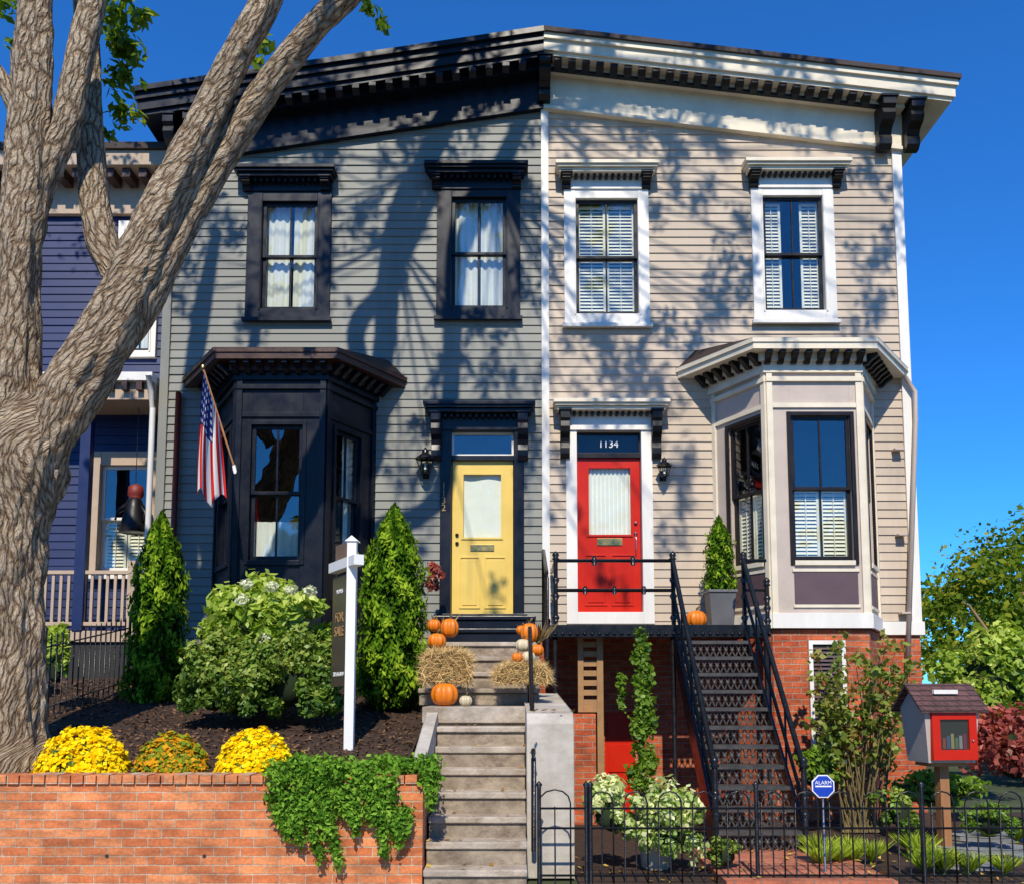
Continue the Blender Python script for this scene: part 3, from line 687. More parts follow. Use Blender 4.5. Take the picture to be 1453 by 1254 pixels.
# ---------------------------------------------------------------- fence
def fence(name,p0,p1,h,sp=.095,hoops=True,posts=True):
    e=empty(name); b=MB('pickets_and_rails',e); p0=Vector(p0);p1=Vector(p1); Ln=(p1-p0).length; n=int(Ln/sp)
    pt=lambda t,z: p0.lerp(p1,t)+Vector((0,0,z))
    for z in (.10*h,.62*h,.84*h) if hoops else (.15*h,.88*h): b.tube([pt(0,z),pt(1,z)],.010,iron,6)
    for i in range(n):
        t0=i/n; t1=(i+1)/n
        if hoops and i%3==0:
            pts=[pt(t0,0),pt(t0,h*.9)]+[pt(t0+(t1-t0)*2*(.5-.5*math.cos(a)),h*.9+sp*math.sin(a)) for a in (.5,1,1.57,2.1,2.6)]+[pt(min(1,t0+2*(t1-t0)),h*.9),pt(min(1,t0+2*(t1-t0)),0)]
            b.tube(pts,.0075,iron,6)
        elif hoops and i%3==1:
            b.tube([pt(t0,0),pt(t0,h*.86)],.0065,iron,6)
        elif not hoops: b.tube([pt(t0,0),pt(t0,h),pt(t0,h+.04)],[.008,.009,.001],iron,6)
    if posts:
        m=max(1,round(Ln/1.35))
        for k in range(m+1): q=pt(k/m,0); b.tube([q,q+Vector((0,0,h*1.08))],.018,iron,8); b.lathe(q+Vector((0,0,h*1.08)),[(.02,0),(.03,.02),(.001,.05)],iron,8)
    b.done(); return e
fy=-4.8
fence('iron_fence',(X(838,1180,fy),fy,0.02),(7.6,fy,0.02),.74)
fence('iron_gate',(X(765,1180,fy),fy,.02),(X(832,1180,fy),fy,.02),.74,sp=.11)
fence('iron_fence',(X(182,950,-1.0),-1.0,bedz(-1)),(X(60,1000,-2.6),-2.6,bedz(-2.6)),.9,sp=.1,hoops=False)
# ---------------------------------------------------------------- tree
def bark():
    m,nt,o=nm('tree_bark'); p=nt.nodes.new('ShaderNodeBsdfPrincipled'); L(nt,p.outputs[0],o.inputs[0])
    t=nt.nodes.new('ShaderNodeTexCoord')
    wn=nt.nodes.new('ShaderNodeTexNoise'); wn.inputs['Scale'].default_value=5.0; wn.inputs['Detail'].default_value=4; L(nt,t.outputs['UV'],wn.inputs['Vector'])
    sv=nt.nodes.new('ShaderNodeVectorMath'); sv.operation='SCALE'; sv.inputs['Scale'].default_value=.11; L(nt,wn.outputs['Color'],sv.inputs[0])
    av=nt.nodes.new('ShaderNodeVectorMath'); av.operation='ADD'; L(nt,t.outputs['UV'],av.inputs[0]); L(nt,sv.outputs[0],av.inputs[1])
    def mp(s):
        q=nt.nodes.new('ShaderNodeMapping'); q.inputs['Scale'].default_value=s; L(nt,av.outputs[0],q.inputs[0]); return q.outputs[0]
    def vor(s):
        v=nt.nodes.new('ShaderNodeTexVoronoi'); v.voronoi_dimensions='2D'; v.feature='DISTANCE_TO_EDGE'; v.inputs['Scale'].default_value=1; L(nt,mp(s),v.inputs['Vector']); return v.outputs['Distance']
    d1=math_n(nt,'MINIMUM',math_n(nt,'MULTIPLY',vor((19,4.2,1)),3.6),1.0)
    d2=math_n(nt,'MINIMUM',math_n(nt,'MULTIPLY',vor((46,13,1)),3.0),1.0)
    n2=noise_n(nt,1,mp((80,40,1)),4,.75); n3=noise_n(nt,1.6,mp((1.5,1,1)),4)
    hh=math_n(nt,'ADD',math_n(nt,'ADD',math_n(nt,'MULTIPLY',d1,.50),math_n(nt,'MULTIPLY',d2,.20)),math_n(nt,'MULTIPLY',n2,.45))
    c=ramp(nt,hh,[(.20,(.085,.050,.028)),(.45,(.30,.205,.125)),(.75,(.52,.40,.27)),(1.0,(.66,.54,.39))])
    c=mixc(nt,1.0,c,ramp(nt,n3,[(.3,.70),(.7,1.10)]),'MULTIPLY')
    L(nt,c,p.inputs['Base Color']); p.inputs['Roughness'].default_value=.9; p.inputs['Specular IOR Level'].default_value=.2
    L(nt,bump(nt,hh,1.0,.045),p.inputs['Normal']); return m
barkm=bark()
def limb(name,pts,rad,parent,seg=36,step=.05,disp=.15):
    P_=[Vector(p) for p in pts]; Q=[];Rr=[]
    for i in range(len(P_)-1):
        p0=P_[max(i-1,0)];p1=P_[i];p2=P_[i+1];p3=P_[min(i+2,len(P_)-1)]
        n=max(2,int((p2-p1).length/step))
        for k in range(n):
            t=k/n; Q.append(.5*((2*p1)+(-p0+p2)*t+(2*p0-5*p1+4*p2-p3)*t*t+(-p0+3*p1-3*p2+p3)*t**3)); Rr.append(rad[i]+(rad[i+1]-rad[i])*(t*t*(3-2*t)))
    Q.append(P_[-1]);Rr.append(rad[-1]); n=len(Q); vs=[];uv=[]; s=0; a=Vector((1,0,0))
    off=random.uniform(0,50)
    for i,q in enumerate(Q):
        if i: s+=(Q[i]-Q[i-1]).length
        t=(Q[min(i+1,n-1)]-Q[max(i-1,0)]).normalized(); a=(a-t*a.dot(t)).normalized(); bb=t.cross(a)
        for k in range(seg+1):
            th=2*math.pi*k/seg; c,sn=math.cos(th),math.sin(th); r=Rr[i]
            d=noise.noise(Vector((c*1.3+off,sn*1.3,s*1.1)))*.18+noise.noise(Vector((c*2.6+off,sn*2.6,s*2.6)))*.09+abs(noise.noise(Vector((c*6+off,sn*6,s*2.2))))*disp*1.1+noise.noise(Vector((c*16+off,sn*16,s*8)))*disp*.4-.04
            vs.append(q+(a*c+bb*sn)*r*(1+d)); uv.append((th*max(r,.08)*1.0,s))
    me=bpy.data.meshes.new(name); fs=[(i*(seg+1)+k,i*(seg+1)+k+1,(i+1)*(seg+1)+k+1,(i+1)*(seg+1)+k) for i in range(n-1) for k in range(seg)]
    me.from_pydata([tuple(v) for v in vs],[],fs); l=me.uv_layers.new(name='UVMap')
    idx=np.empty(len(me.loops),dtype=int); me.loops.foreach_get('vertex_index',idx); l.data.foreach_set('uv',np.array(uv)[idx].ravel())
    me.polygons.foreach_set('use_smooth',[True]*len(fs)); me.materials.append(barkm)
    o=bpy.data.objects.new(name,me); sc.collection.objects.link(o); o.parent=parent; return Q
T=empty('shade_tree'); ty=-4.2
def tp(u,v,y=ty): return P(u,v,y)
base=tp(8,1110); base.z=bedz(ty)-.1
limb('trunk',[base+Vector((0,0,-.15)),base+Vector((0,0,.06)),tp(5,1040),tp(5,900),tp(12,760),tp(30,650),tp(45,570)],[.56,.45,.37,.33,.34,.38,.28],T,seg=84,step=.028)
limb('limb_1',[tp(30,730),tp(55,640),tp(100,560),tp(160,450),tp(218,320),tp(280,190),tp(335,80),tp(385,-20,-4.2),tp(425,-160,-4.3),occ(560,340,-4.5),occ(600,240,-4.5),occ(650,140,-4.5),occ(700,20,-4.5)],
     [.22,.27,.29,.25,.205,.165,.145,.14,.15,.16,.155,.14,.10],T,seg=56,step=.035)
limb('limb_2',[tp(165,500,-4.1),tp(210,420,-4.1),tp(270,300,-4.0),tp(330,200,-4.0),tp(390,110,-4.1),tp(440,45,-4.2),tp(510,-30,-4.4),tp(560,-150,-4.5),occ(650,350,-4.8),occ(700,260,-5.0),occ(750,150,-5.2)],
     [.12,.17,.16,.145,.13,.115,.11,.12,.13,.13,.10],T,seg=40,step=.045)
limb('limb_7',[tp(425,-160,-4.3),occ(505,480,-4.7),occ(540,420,-4.9),occ(590,330,-5.1),occ(625,250,-5.3)],[.11,.13,.12,.10,.08],T,seg=24)
limb('limb_3',[tp(15,720),tp(16,560),tp(22,400),tp(38,250),tp(46,100),tp(52,-30),tp(70,-260),tp(120,-500)],[.28,.245,.22,.20,.18,.16,.13,.08],T,seg=48,step=.04)
limb('limb_4',[tp(40,330,-4.15),tp(68,240,-4.1),tp(95,170,-4.1),tp(120,60,-4.1),tp(140,-30,-4.1),tp(200,-300,-4.1)],[.10,.14,.14,.13,.12,.07],T,seg=34)
limb('limb_5',[tp(172,410,-3.9),tp(142,330,-3.8),tp(128,220,-3.7),tp(125,80,-3.6),tp(110,-60,-3.6)],[.12,.15,.13,.11,.09],T,seg=34)
limb('limb_6',[tp(30,170),tp(0,110),tp(-60,40),tp(-140,-60)],[.09,.08,.07,.05],T,seg=20)
leafT=leafmat('tree_leaf',[(0,(.055,.11,.01)),(.5,(.14,.24,.02)),(1,(.34,.40,.03))],.4)
clumps=[]; tw=MB('twigs',T)
targets=[(400,205,60),(470,190,55),(520,160,60),(600,150,50),(660,150,50),(710,170,55),(745,220,35),(500,300,50),(575,325,45),(600,260,35),(560,400,38),(310,370,45),(275,420,35),(300,300,40),(470,340,35),(350,480,35),
 (650,490,45),(700,500,45),(640,545,35),(745,300,30),(750,420,35),(480,400,25),(560,640,35),(590,700,40),(750,560,35),(550,580,30),(690,570,30),(760,700,30),(745,640,30),(580,780,35),(440,220,45),(570,190,50),(630,200,45),(330,200,40),
 (800,190,40),(850,160,50),(930,190,55),(1000,190,50),(990,260,48),(950,300,32),(1080,180,50),(1150,190,40),(1240,260,45),(1240,370,45),(1275,320,30),(900,500,55),(960,480,50),(850,540,50),(1010,430,42),(1240,440,35),
 (795,400,40),(1045,400,45),(800,520,35),(950,600,40),(980,680,50),(960,760,30),(800,680,30),(1220,470,40),(1060,340,35),(880,110,60),(1000,120,50),(690,840,35),(820,250,30),(1160,120,40),(1280,200,30),(850,500,50),(930,540,50),(1010,380,40),(1200,600,30),
 (430,110,60),(560,90,60),(700,80,60),(1200,540,35),(870,830,25),(1100,640,25),(1150,560,30),(560,850,30)]
nodes=[occ(560,340,-4.5),occ(600,240,-4.5),occ(650,140,-4.5),occ(700,260,-5.0),occ(750,150,-5.2),occ(700,20,-4.5)]
for (u,v,r) in targets:
    yy=random.uniform(-6.2,-4.6) if v<560 else random.uniform(-7.0,-6.2)
    c=occ(u,v,yy); rr=r/105
    for k in range(4):
        o_=Vector((random.uniform(-.7,.7)*rr,random.uniform(-.4,.4),random.uniform(-.7,.7)*rr)); q=c+o_
        clumps.append((q.x,q.y,q.z,rr*.5,.3,rr*.42,36*(rr/.45)**2*1.1))
    nb=min(nodes,key=lambda w:(w-c).length)
    mid=nb.lerp(c,.5)+Vector((random.uniform(-.3,.3),0,random.uniform(-.5,.1)))
    tw.tube([nb,mid,c,c+Vector((rr*.5,0,rr*.3))],[.024,.014,.008,.003],barkm,6); tw.tube([mid.lerp(c,.6),c+Vector((-rr*.7,.1,-rr*.4))],[.008,.003],barkm,5)
for k in range(45):
    c=tp(random.uniform(-350,250),random.uniform(-700,-150),random.uniform(-3.2,-.8)); clumps.append((c.x,c.y,c.z,.5,.5,.4,45))
for (u,v,s,n_) in [(165,20,.28,120),(182,70,.22,95),(172,110,.22,95),(170,160,.18,60),(205,25,.10,25),(524,12,.13,30),(542,36,.09,22),(374,62,.11,22),(366,90,.09,16),(8,5,.16,40),(192,165,.10,20),(165,60,.18,50),(150,190,.10,18),(18,60,.10,18)]:
    c=tp(u,v,-3.5); clumps.append((c.x,c.y,c.z,s,s,s,n_))
p_,n_,t_=clump_pts(clumps,.1,.2,.3); leaf_mesh('leaves',p_,n_,.125,leafT,.5,T,t_,fold=.08); tw.done()
# ---------------------------------------------------------------- shrubs
g_arb=leafmat('arborvitae_leaf',[(0,(.02,.055,.004)),(.5,(.10,.21,.012)),(1,(.32,.44,.03))],.2,0)
g_box=leafmat('boxwood_leaf',[(0,(.03,.075,.01)),(.5,(.13,.23,.025)),(1,(.36,.41,.08))],.25)
g_hyd=leafmat('hydrangea_leaf',[(0,(.09,.17,.015)),(.5,(.30,.43,.05)),(1,(.55,.62,.13))],.35)
g_jun=leafmat('juniper_leaf',[(0,(.03,.09,.01)),(.5,(.14,.30,.03)),(1,(.30,.48,.06))],.25,0)
g_yel=leafmat('mum_yellow',[(0,(.75,.45,.003)),(.4,(.92,.66,.005)),(1,(.95,.80,.02))],.25,.0)
g_org=leafmat('mum_rust',[(0,(.12,.20,.02)),(.45,(.28,.32,.02)),(.55,(.60,.26,.01)),(1,(.75,.38,.02))],.2,.0)
g_var=leafmat('variegated_leaf',[(0,(.12,.24,.03)),(.5,(.30,.42,.09)),(.65,(.64,.68,.34)),(1,(.78,.78,.46))],.3)
g_vine=leafmat('vine_leaf',[(0,(.03,.09,.008)),(1,(.22,.35,.03))],.3)
g_rose=leafmat('rose_leaf',[(0,(.08,.13,.02)),(.6,(.24,.30,.05)),(.85,(.38,.26,.08)),(1,(.42,.12,.05))],.3)
g_bur=leafmat('burgundy_leaf',[(0,(.16,.03,.03)),(1,(.55,.14,.11))],.35)
g_chr=leafmat('chartreuse_grass',[(0,(.16,.26,.02)),(.5,(.34,.46,.04)),(1,(.60,.64,.10))],.3,0)
g_bg=leafmat('background_leaf',[(0,(.04,.09,.012)),(.5,(.14,.21,.02)),(1,(.42,.38,.04))],.3,0)
g_wf=leafmat('white_bloom',[(0,(.6,.62,.42)),(1,(.82,.82,.68))],.2,0)
g_fall=leafmat('fallen_leaf',[(0,(.16,.07,.02)),(.5,(.38,.22,.06)),(1,(.60,.45,.10))],.1,0)
def arb(name,u,vb,vt,wpx,y,n,sz=.10):
    e=empty(name); bz=Z(vb,y); tz=Z(vt,y); h=tz-bz; cx=X(u,(vb+vt)/2,y); R_=wpx/(F/(y-CAMY))/2
    t=rng.random(n)**1.1; th=rng.random(n)*2*np.pi
    prof=R_*np.minimum(1,(t+.08)*6)*(1-t**2.9)**.7*(.92+.08*np.cos(t*9))
    lump=1+.10*np.sin(th*5+t*13)+.10*np.sin(th*9-t*23)+.12*np.sin(th*3+t*31)+rng.normal(size=n)*.08
    rr=prof*lump*(.70+.34*rng.random(n)**.5)
    p=np.stack([cx+rr*np.cos(th),y+rr*np.sin(th),bz+t*h+rng.normal(size=n)*.02],1)
    nr=np.stack([np.cos(th),np.sin(th),np.full(n,.35)],1)+rng.normal(size=(n,3))*.4
    d=np.stack([np.cos(th)*.5,np.sin(th)*.5,np.full(n,1.0)],1)+rng.normal(size=(n,3))*.4
    tn=np.clip((rr/(prof+.01)-.72)*1.5+rng.normal(size=n)*.18+.2*np.sin(th*7+t*17),0,1)  # tint paints shaded inner gaps dark and lit outer tips bright
    leaf_mesh('foliage',p,nr,sz,g_arb,.38,e,tn,d)
    b=MB('dark_foliage_core',e); N=8  # dark filler body added behind the leaves to block see-through
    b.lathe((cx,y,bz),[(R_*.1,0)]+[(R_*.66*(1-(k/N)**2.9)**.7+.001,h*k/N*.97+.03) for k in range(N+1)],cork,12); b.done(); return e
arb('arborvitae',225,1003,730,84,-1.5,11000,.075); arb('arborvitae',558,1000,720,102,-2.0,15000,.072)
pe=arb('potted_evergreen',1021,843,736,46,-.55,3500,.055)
b=MB('planter',pe); q0,q1,ya=X(1003,860,-.55),X(1041,860,-.55),-.55
zb_=LZ; zt_=Z(838,-.55); m=(q0+q1)/2; w=(q1-q0)/2
b.add([(m-w*.8,ya-w*.8,zb_),(m+w*.8,ya-w*.8,zb_),(m+w*.8,ya+w*.8,zb_),(m-w*.8,ya+w*.8,zb_),(m-w,ya-w,zt_),(m+w,ya-w,zt_),(m+w,ya+w,zt_),(m-w,ya+w,zt_)],[(0,1,5,4),(1,2,6,5),(2,3,7,6),(3,0,4,7),(4,5,6,7),(3,2,1,0)],M('zinc_planter',(.12,.12,.125),.5))
b.box(m-w-.015,m+w+.015,ya-w-.015,ya+w+.015,zt_-.03,zt_+.003,M('zinc_rim',(.16,.16,.165),.5)); b.done(.004)
def bpx(name,u0,u1,v0,v1,y,*a,**k):
    s=F/(y-CAMY); cx=X((u0+u1)/2,(v0+v1)/2,y); cz=(Z(v0,y)+Z(v1,y))/2; rx=(u1-u0)/s/2; rz=(v1-v0)/s/2
    return bush(name,(cx,y,cz),(rx,k.pop('ry',rx*.75),rz),*a,**k)
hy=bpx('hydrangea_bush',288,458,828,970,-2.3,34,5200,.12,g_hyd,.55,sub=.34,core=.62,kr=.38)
cl=[]
for u,v in ((350,828),(343,850),(440,838),(386,832),(414,836),(375,905)):
    c=P(u,v,-2.85); cl.append((c.x,c.y,c.z,.075,.075,.06,90))
p_,n_,t_=clump_pts(cl,.6,.9,.2); leaf_mesh('white_blooms',p_,n_,.035,g_wf,.9,hy,t_)
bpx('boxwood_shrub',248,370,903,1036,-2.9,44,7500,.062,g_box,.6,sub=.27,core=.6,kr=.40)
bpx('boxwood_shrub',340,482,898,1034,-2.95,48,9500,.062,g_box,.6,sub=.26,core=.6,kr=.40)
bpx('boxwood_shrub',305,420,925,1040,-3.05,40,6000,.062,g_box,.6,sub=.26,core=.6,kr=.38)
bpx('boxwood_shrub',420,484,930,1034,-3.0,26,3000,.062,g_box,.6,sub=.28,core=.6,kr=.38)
bpx('hedge_shrub',60,100,890,985,-2.2,14,900,.12,g_hyd,.6)
bpx('low_shrub',-60,60,880,1010,-1.6,20,2000,.12,g_box,.6)
bpx('red_leaf_shrub',600,632,800,850,-.6,10,500,.06,g_bur,.6,core=.4)
def mum(u0,u1,v0,v1,mat,name='chrysanthemum',y=-4.45,ng=350):
    e=empty(name); s=F/(y-CAMY); cx=X((u0+u1)/2,v1,y); z0=Z(v1,y)-.02; rx=(u1-u0)/s/2; h=(v1-v0)/s+.02
    n=2800; d=rng.normal(size=(n,3)); d/=np.linalg.norm(d,axis=1)[:,None]; d[:,2]=np.abs(d[:,2])
    k=(.86+.15*rng.random(n)+.10*np.sin(d[:,0]*8+u0)*np.cos(d[:,1]*9+d[:,2]*6))[:,None]
    p=np.array([cx,y,z0])+d*k*np.array([rx,rx*.8,h])
    leaf_mesh('flowers',p,d+np.array([0,-.3,.4])+rng.normal(size=(n,3))*.45,.045,mat,.95,e,rng.random(n))
    m=ng; d=rng.normal(size=(m,3)); d/=np.linalg.norm(d,axis=1)[:,None]; d[:,2]=np.abs(d[:,2])
    leaf_mesh('stem_leaves',np.array([cx,y,z0])+d*.92*np.array([rx,rx*.8,h]),d+rng.normal(size=(m,3))*.5,.05,g_box,.5,e)
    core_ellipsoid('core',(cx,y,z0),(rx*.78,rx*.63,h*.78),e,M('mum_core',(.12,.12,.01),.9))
mum(55,180,1033,1098,g_yel,ng=500); mum(193,293,1042,1098,g_org,ng=900); mum(308,416,1036,1094,g_yel,ng=500)
cl=[]
for k in range(60):
    u=random.uniform(388,618); v=random.uniform(1078,1105); c=P(u,v,random.uniform(-5.0,-4.5)); cl.append((c.x,c.y,c.z,.13,.13,.08,90))
for k in range(60):
    u=random.uniform(388,560); v=random.uniform(1090,1160); c=P(u,v,-5.08); cl.append((c.x,c.y,c.z,.11,.07,.10,80))
for (u0,v0,u1,v1) in [(395,1150,410,1185),(430,1140,455,1215),(460,1140,480,1225),(500,1140,505,1175),(535,1130,545,1210),(550,1140,565,1195),(575,1150,572,1185),(610,1090,612,1140),(415,1150,425,1190)]:
    for k in range(9):
        t=k/8; c=P(u0+(u1-u0)*t,v0+(v1-v0)*t,-5.09); cl.append((c.x,c.y,c.z,.10*(1-.5*t),.06,.08,60*(1-.3*t)))
e=empty('trailing_juniper'); p_,n_,t_=clump_pts(cl,.2,.6,.2); leaf_mesh('foliage',p_,n_,.05,g_jun,.5,e,t_)
bpx('variegated_shrub',828,905,1112,1200,-4.25,22,1500,.065,g_var,.7,core=.55,kr=.4); 
bpx('variegated_shrub',905,995,1115,1235,-4.35,24,2000,.065,g_var,.7,core=.5,kr=.4)
pl=empty('garden_planter'); b=MB('pot',pl); c=P(930,1200,-4.1); b.lathe((c.x,-4.1,.03),[(.11,0),(.13,.02),(.17,.5),(.19,.52),(.19,.58),(.15,.58),(.14,.5)],stucco,20); b.done()
cl=[]
for k in range(70):
    v=random.uniform(898,1125); t=(v-898)/227; c=P(912+random.uniform(-14,14)*(.4+t),v,-2.8); cl.append((c.x,c.y,c.z,.085,.08,.10,36))
for k in range(12):
    c=P(885-random.uniform(0,6),random.uniform(940,1010),-2.6); cl.append((c.x,c.y,c.z,.04,.04,.08,12))
vi=empty('climbing_vine'); p_,n_,t_=clump_pts(cl,.3,.6,.2); leaf_mesh('foliage',p_,n_,.06,g_vine,.7,vi,t_)
b=MB('trellis_pole',vi); c=P(912,1000,-2.8); b.tube([(c.x,-2.8,.03),(c.x,-2.8,Z(900,-2.8))],.015,iron,6); b.tube([(c.x-.06,-2.8,.03),(c.x-.03,-2.8,1.9)],.01,barkm,6); b.done()
ro=empty('rose_bush'); b=MB('canes',ro); cl=[]
for k in range(44):
    r0=P(random.uniform(1190,1250),1112,-2.0); r0.z=.05; u=random.uniform(1150,1300); v=random.uniform(905,1090); tip=P(u,v,random.uniform(-2.5,-1.5)); mid=r0.lerp(tip,.6)+Vector((0,0,.15))
    b.tube([r0,mid,tip],[.012,.008,.003],stemm,5)
    for q,s in ((tip,.15),(mid,.13),(mid.lerp(tip,.5),.13)): cl.append((q.x,q.y,q.z,s,s,s,17))
b.done(); p_,n_,t_=clump_pts(cl,.1,.3,.4); leaf_mesh('leaves',p_,n_,.09,g_rose,.65,ro,t_)
bpx('burgundy_bush',1378,1500,1005,1140,-1.5,24,2000,.10,g_bur,.6,core=.5,kr=.4)
bpx('garden_shrub',1340,1480,900,1040,1.0,30,3500,.12,g_hyd,.6,kr=.4)
bpx('garden_shrub',1250,1400,1095,1150,-2.4,24,1600,.08,g_vine,.6)
bpx('garden_shrub',1130,1190,1060,1130,-2.2,14,900,.08,g_vine,.6)
bpx('garden_shrub',1255,1300,1125,1185,-3.4,14,900,.06,g_box,.6,kr=.4)
bpx('garden_shrub',1375,1440,1140,1190,-3.3,16,1000,.06,g_vine,.5,kr=.4)
bpx('garden_shrub',1005,1050,1190,1235,-4.4,12,600,.05,g_box,.6,kr=.4)
def tuft(name,spots,mat,n=160,h=.32,w=.08):
    e=empty(name); PS=[];D=[]
    for (x,y,z) in spots:
        a=rng.random(n)*6.28; k=rng.random(n); hs=h*random.uniform(.65,1.15)
        d=np.stack([np.cos(a)*(.3+.8*k),np.sin(a)*(.3+.8*k),np.full(n,.9)],1); d/=np.linalg.norm(d,axis=1)[:,None]
        PS.append(np.array([x,y,z+.02])+d*hs*.45*(.5+k[:,None]*.7)); D.append(d)
    PS=np.concatenate(PS);D=np.concatenate(D); N=np.cross(D,rng.normal(size=D.shape))
    leaf_mesh('blades',PS,N,h*.75,mat,w,e,rng.uniform(0,1.0,len(PS)),D)
gr=[(X(u,v,y),y,.03) for u,v,y in ((1165,1190,-4.1),(1185,1180,-4.0),(1210,1185,-3.9),(1235,1185,-3.9),(1160,1160,-3.6),(1200,1150,-3.5),(1305,1180,-3.6),(1310,1225,-4.4),(1340,1225,-4.4),(1375,1225,-4.45),(1425,1220,-4.5),(1330,1220,-4.3),(1290,1160,-3.4),(1400,1130,-2.5),(1440,1130,-2.6))]
tuft('ornamental_grass',gr,g_chr,200,.31,.06)
tuft('dried_corn_stalks',[(X(626,890,-2.5),-2.45,Z(905,-2.5)),(X(764,900,-2.5),-2.45,Z(915,-2.5))],straw,60,.42,.12)
n=900; px=rng.uniform(-6.5,7,n); py=rng.uniform(-6.2,-3.3,n); pz=np.full(n,.012)
for i in range(n):
    x,y=px[i],py[i]
    if x<sx0-.13 and y>-5.0: pz[i]=(bedz(y)+.05*noise.noise(Vector((x*1.3,y*1.3,0)))+.025) if y>-4.76 else wt+.01
    elif sx0<=x<=sx1 and y>-5.05: pz[i]=zl*(min(7,int((y+5.05)/((5.05-3.35)/8)))+1)/8+.012
    elif sx1<x<sx1+.45: pz[i]=.012 if y<-5 else 1.45
    elif x>.56 and y>-4.9: pz[i]=.095 if 1.75<x<3.15 else .05
leaf_mesh('fallen_leaves',np.stack([px,py,pz],1),rng.normal(size=(n,3))*.25+np.array([0,0,1]),.06,g_fall,.55)
def bgtree(name,x,y,h,r,n,sz,low=.18):
    e=empty(name); b=MB('trunk',e); b.tube([(x,y,-.1),(x+.1,y,h*.3),(x,y,h*.7)],[.22,.16,.06],barkm,8)
    for k in range(6): a=random.uniform(0,6.28); b.tube([(x+.05,y,h*.35),(x+math.cos(a)*r*.7,y+math.sin(a)*r*.7,h*random.uniform(.5,.8))],[.08,.02],barkm,6)
    b.done(); cl=[]
    for k in range(34):
        a=random.uniform(0,6.28); q=random.random()**.5*r*.8; z=h*random.uniform(low,.92); w=(1-((z/h-.5)/.6)**2)**.5 if abs(z/h-.5)<.6 else .3
        cl.append((x+math.cos(a)*q*w,y+math.sin(a)*q*w,z,r*.33,r*.33,r*.28,n/34))
    p,nn,t=clump_pts(cl,.2,.5,.3); leaf_mesh('leaves',p,nn,sz,g_bg,.6,e,t)
for (x,y,h,r) in [(12.2,10,5.1,2.5),(14.2,13,6.7,3.0),(16,17,7.2,3.4),(11.3,6.5,3.8,1.8),(9.6,4,2.8,1.3),(19.5,20,9.0,4),(13.0,3,3.4,1.8),(16,8,5,2.6),(13.5,22,6.4,3)]:
    bgtree('broadleaf_tree',x,y,h,r,4600,.18,.08)
e=empty('distant_trees'); cl=[]
for k in range(90):
    x=random.uniform(8,60); y=random.uniform(26,40); z=random.uniform(.3,6.5); cl.append((x,y,z,1.9,1.6,1.3,60))
p_,n_,t_=clump_pts(cl,.3,.6,.3); leaf_mesh('leaves',p_,n_,.55,g_bg,.7,e,t_)
for (x,h) in [(-16,12),(-9,9),(-3,12),(4,10),(9,17),(18,12)]: bgtree('broadleaf_tree',x,-30-random.uniform(0,4),h,4.2,1600,.6,.2)
# ---------------------------------------------------------------- real-estate sign
e=empty('real_estate_sign'); b=MB('post',e); y=-3.75; xs=X(498,900,y); zt_=Z(768,y)
b.box(xs-.045,xs+.045,y-.045,y+.045,bedz(y)-.1,zt_,signw); b.prism([(xs-.06,zt_),(xs+.06,zt_),(xs,zt_+.05)],y-.06,y+.06,signw,'y')
b.M=Matrix.Translation((xs,y,0))@Matrix.Rotation(math.radians(-62),4,'Z')
za=zt_-.20
b.box(-.60,.20,-.05,.05,za-.05,za+.05,signw)
b.box(-.56,-.08,-.014,.014,za-1.20,za-.10,signb); b.box(-.5,-.12,-.010,.010,za+.05,za+.22,M('rider_sign_tan',(.22,.14,.09),.5))
for q in (-.5,-.14): b.tube([(q,0,za-.10),(q,0,za-.04)],.006,steel,6)
b.M=Matrix(); b.done(.005)
rz=math.radians(-62); mm=Matrix.Translation((xs,y,0))@Matrix.Rotation(rz,4,'Z')
for s,zz,sz,mt in (('FOR',-.52,.14,goldt),('SALE',-.66,.14,goldt),('202-555-0134',-1.08,.058,whitel),('HOMES',-.26,.06,whitel)):
    text('sign_text',s,mm@Vector((-.32,-.018,za+zz)),sz,mt,e,rot=(math.pi/2,0,rz),ext=.002)
# ---------------------------------------------------------------- pumpkins, hay
def pumpkin(name,c,r,mat=pumpm,fl=.82):
    e=empty(name); b=MB('body',e); N=10
    prof=[(max(.001,r*math.sin(math.pi*k/N)**.75),r*fl*(1-math.cos(math.pi*k/N))-(0.12*r if k==N else 0)) for k in range(N+1)]
    b.lathe(c,prof,mat,54,rib=.11,ribn=10); b.tube([Vector(c)+Vector((0,0,r*fl*1.85)),Vector(c)+Vector((.1*r,0,r*fl*2.2)),Vector(c)+Vector((.3*r,-.05,r*fl*2.4))],[r*.18,r*.11,r*.13],stemm,8); b.done()
def pk_(u,vb,wpx,y,mat=pumpm,fl=.82,z=None):
    s=F/(y-CAMY); pumpkin('pumpkin',(X(u,vb,y),y,Z(vb,y) if z is None else z),wpx/s/2,mat,fl)
pk_(631,968,40,-3.2,z=1.47); pk_(661,967,19,-3.22,pumpw,.8,z=1.47); pk_(620,920,27,-2.85); pk_(638,904,27,-2.7,fl=1.0); pk_(616,896,20,-2.6,fl=.9)
pk_(742,924,22,-2.9,pumpw); pk_(734,939,17,-3.1); pk_(751,912,26,-2.8,fl=1.1); pk_(762,930,20,-2.9); pk_(750,940,20,-3.05,pumpw); pk_(740,900,16,-2.7)
pk_(988,884,30,-.75,fl=.85,z=LZ)
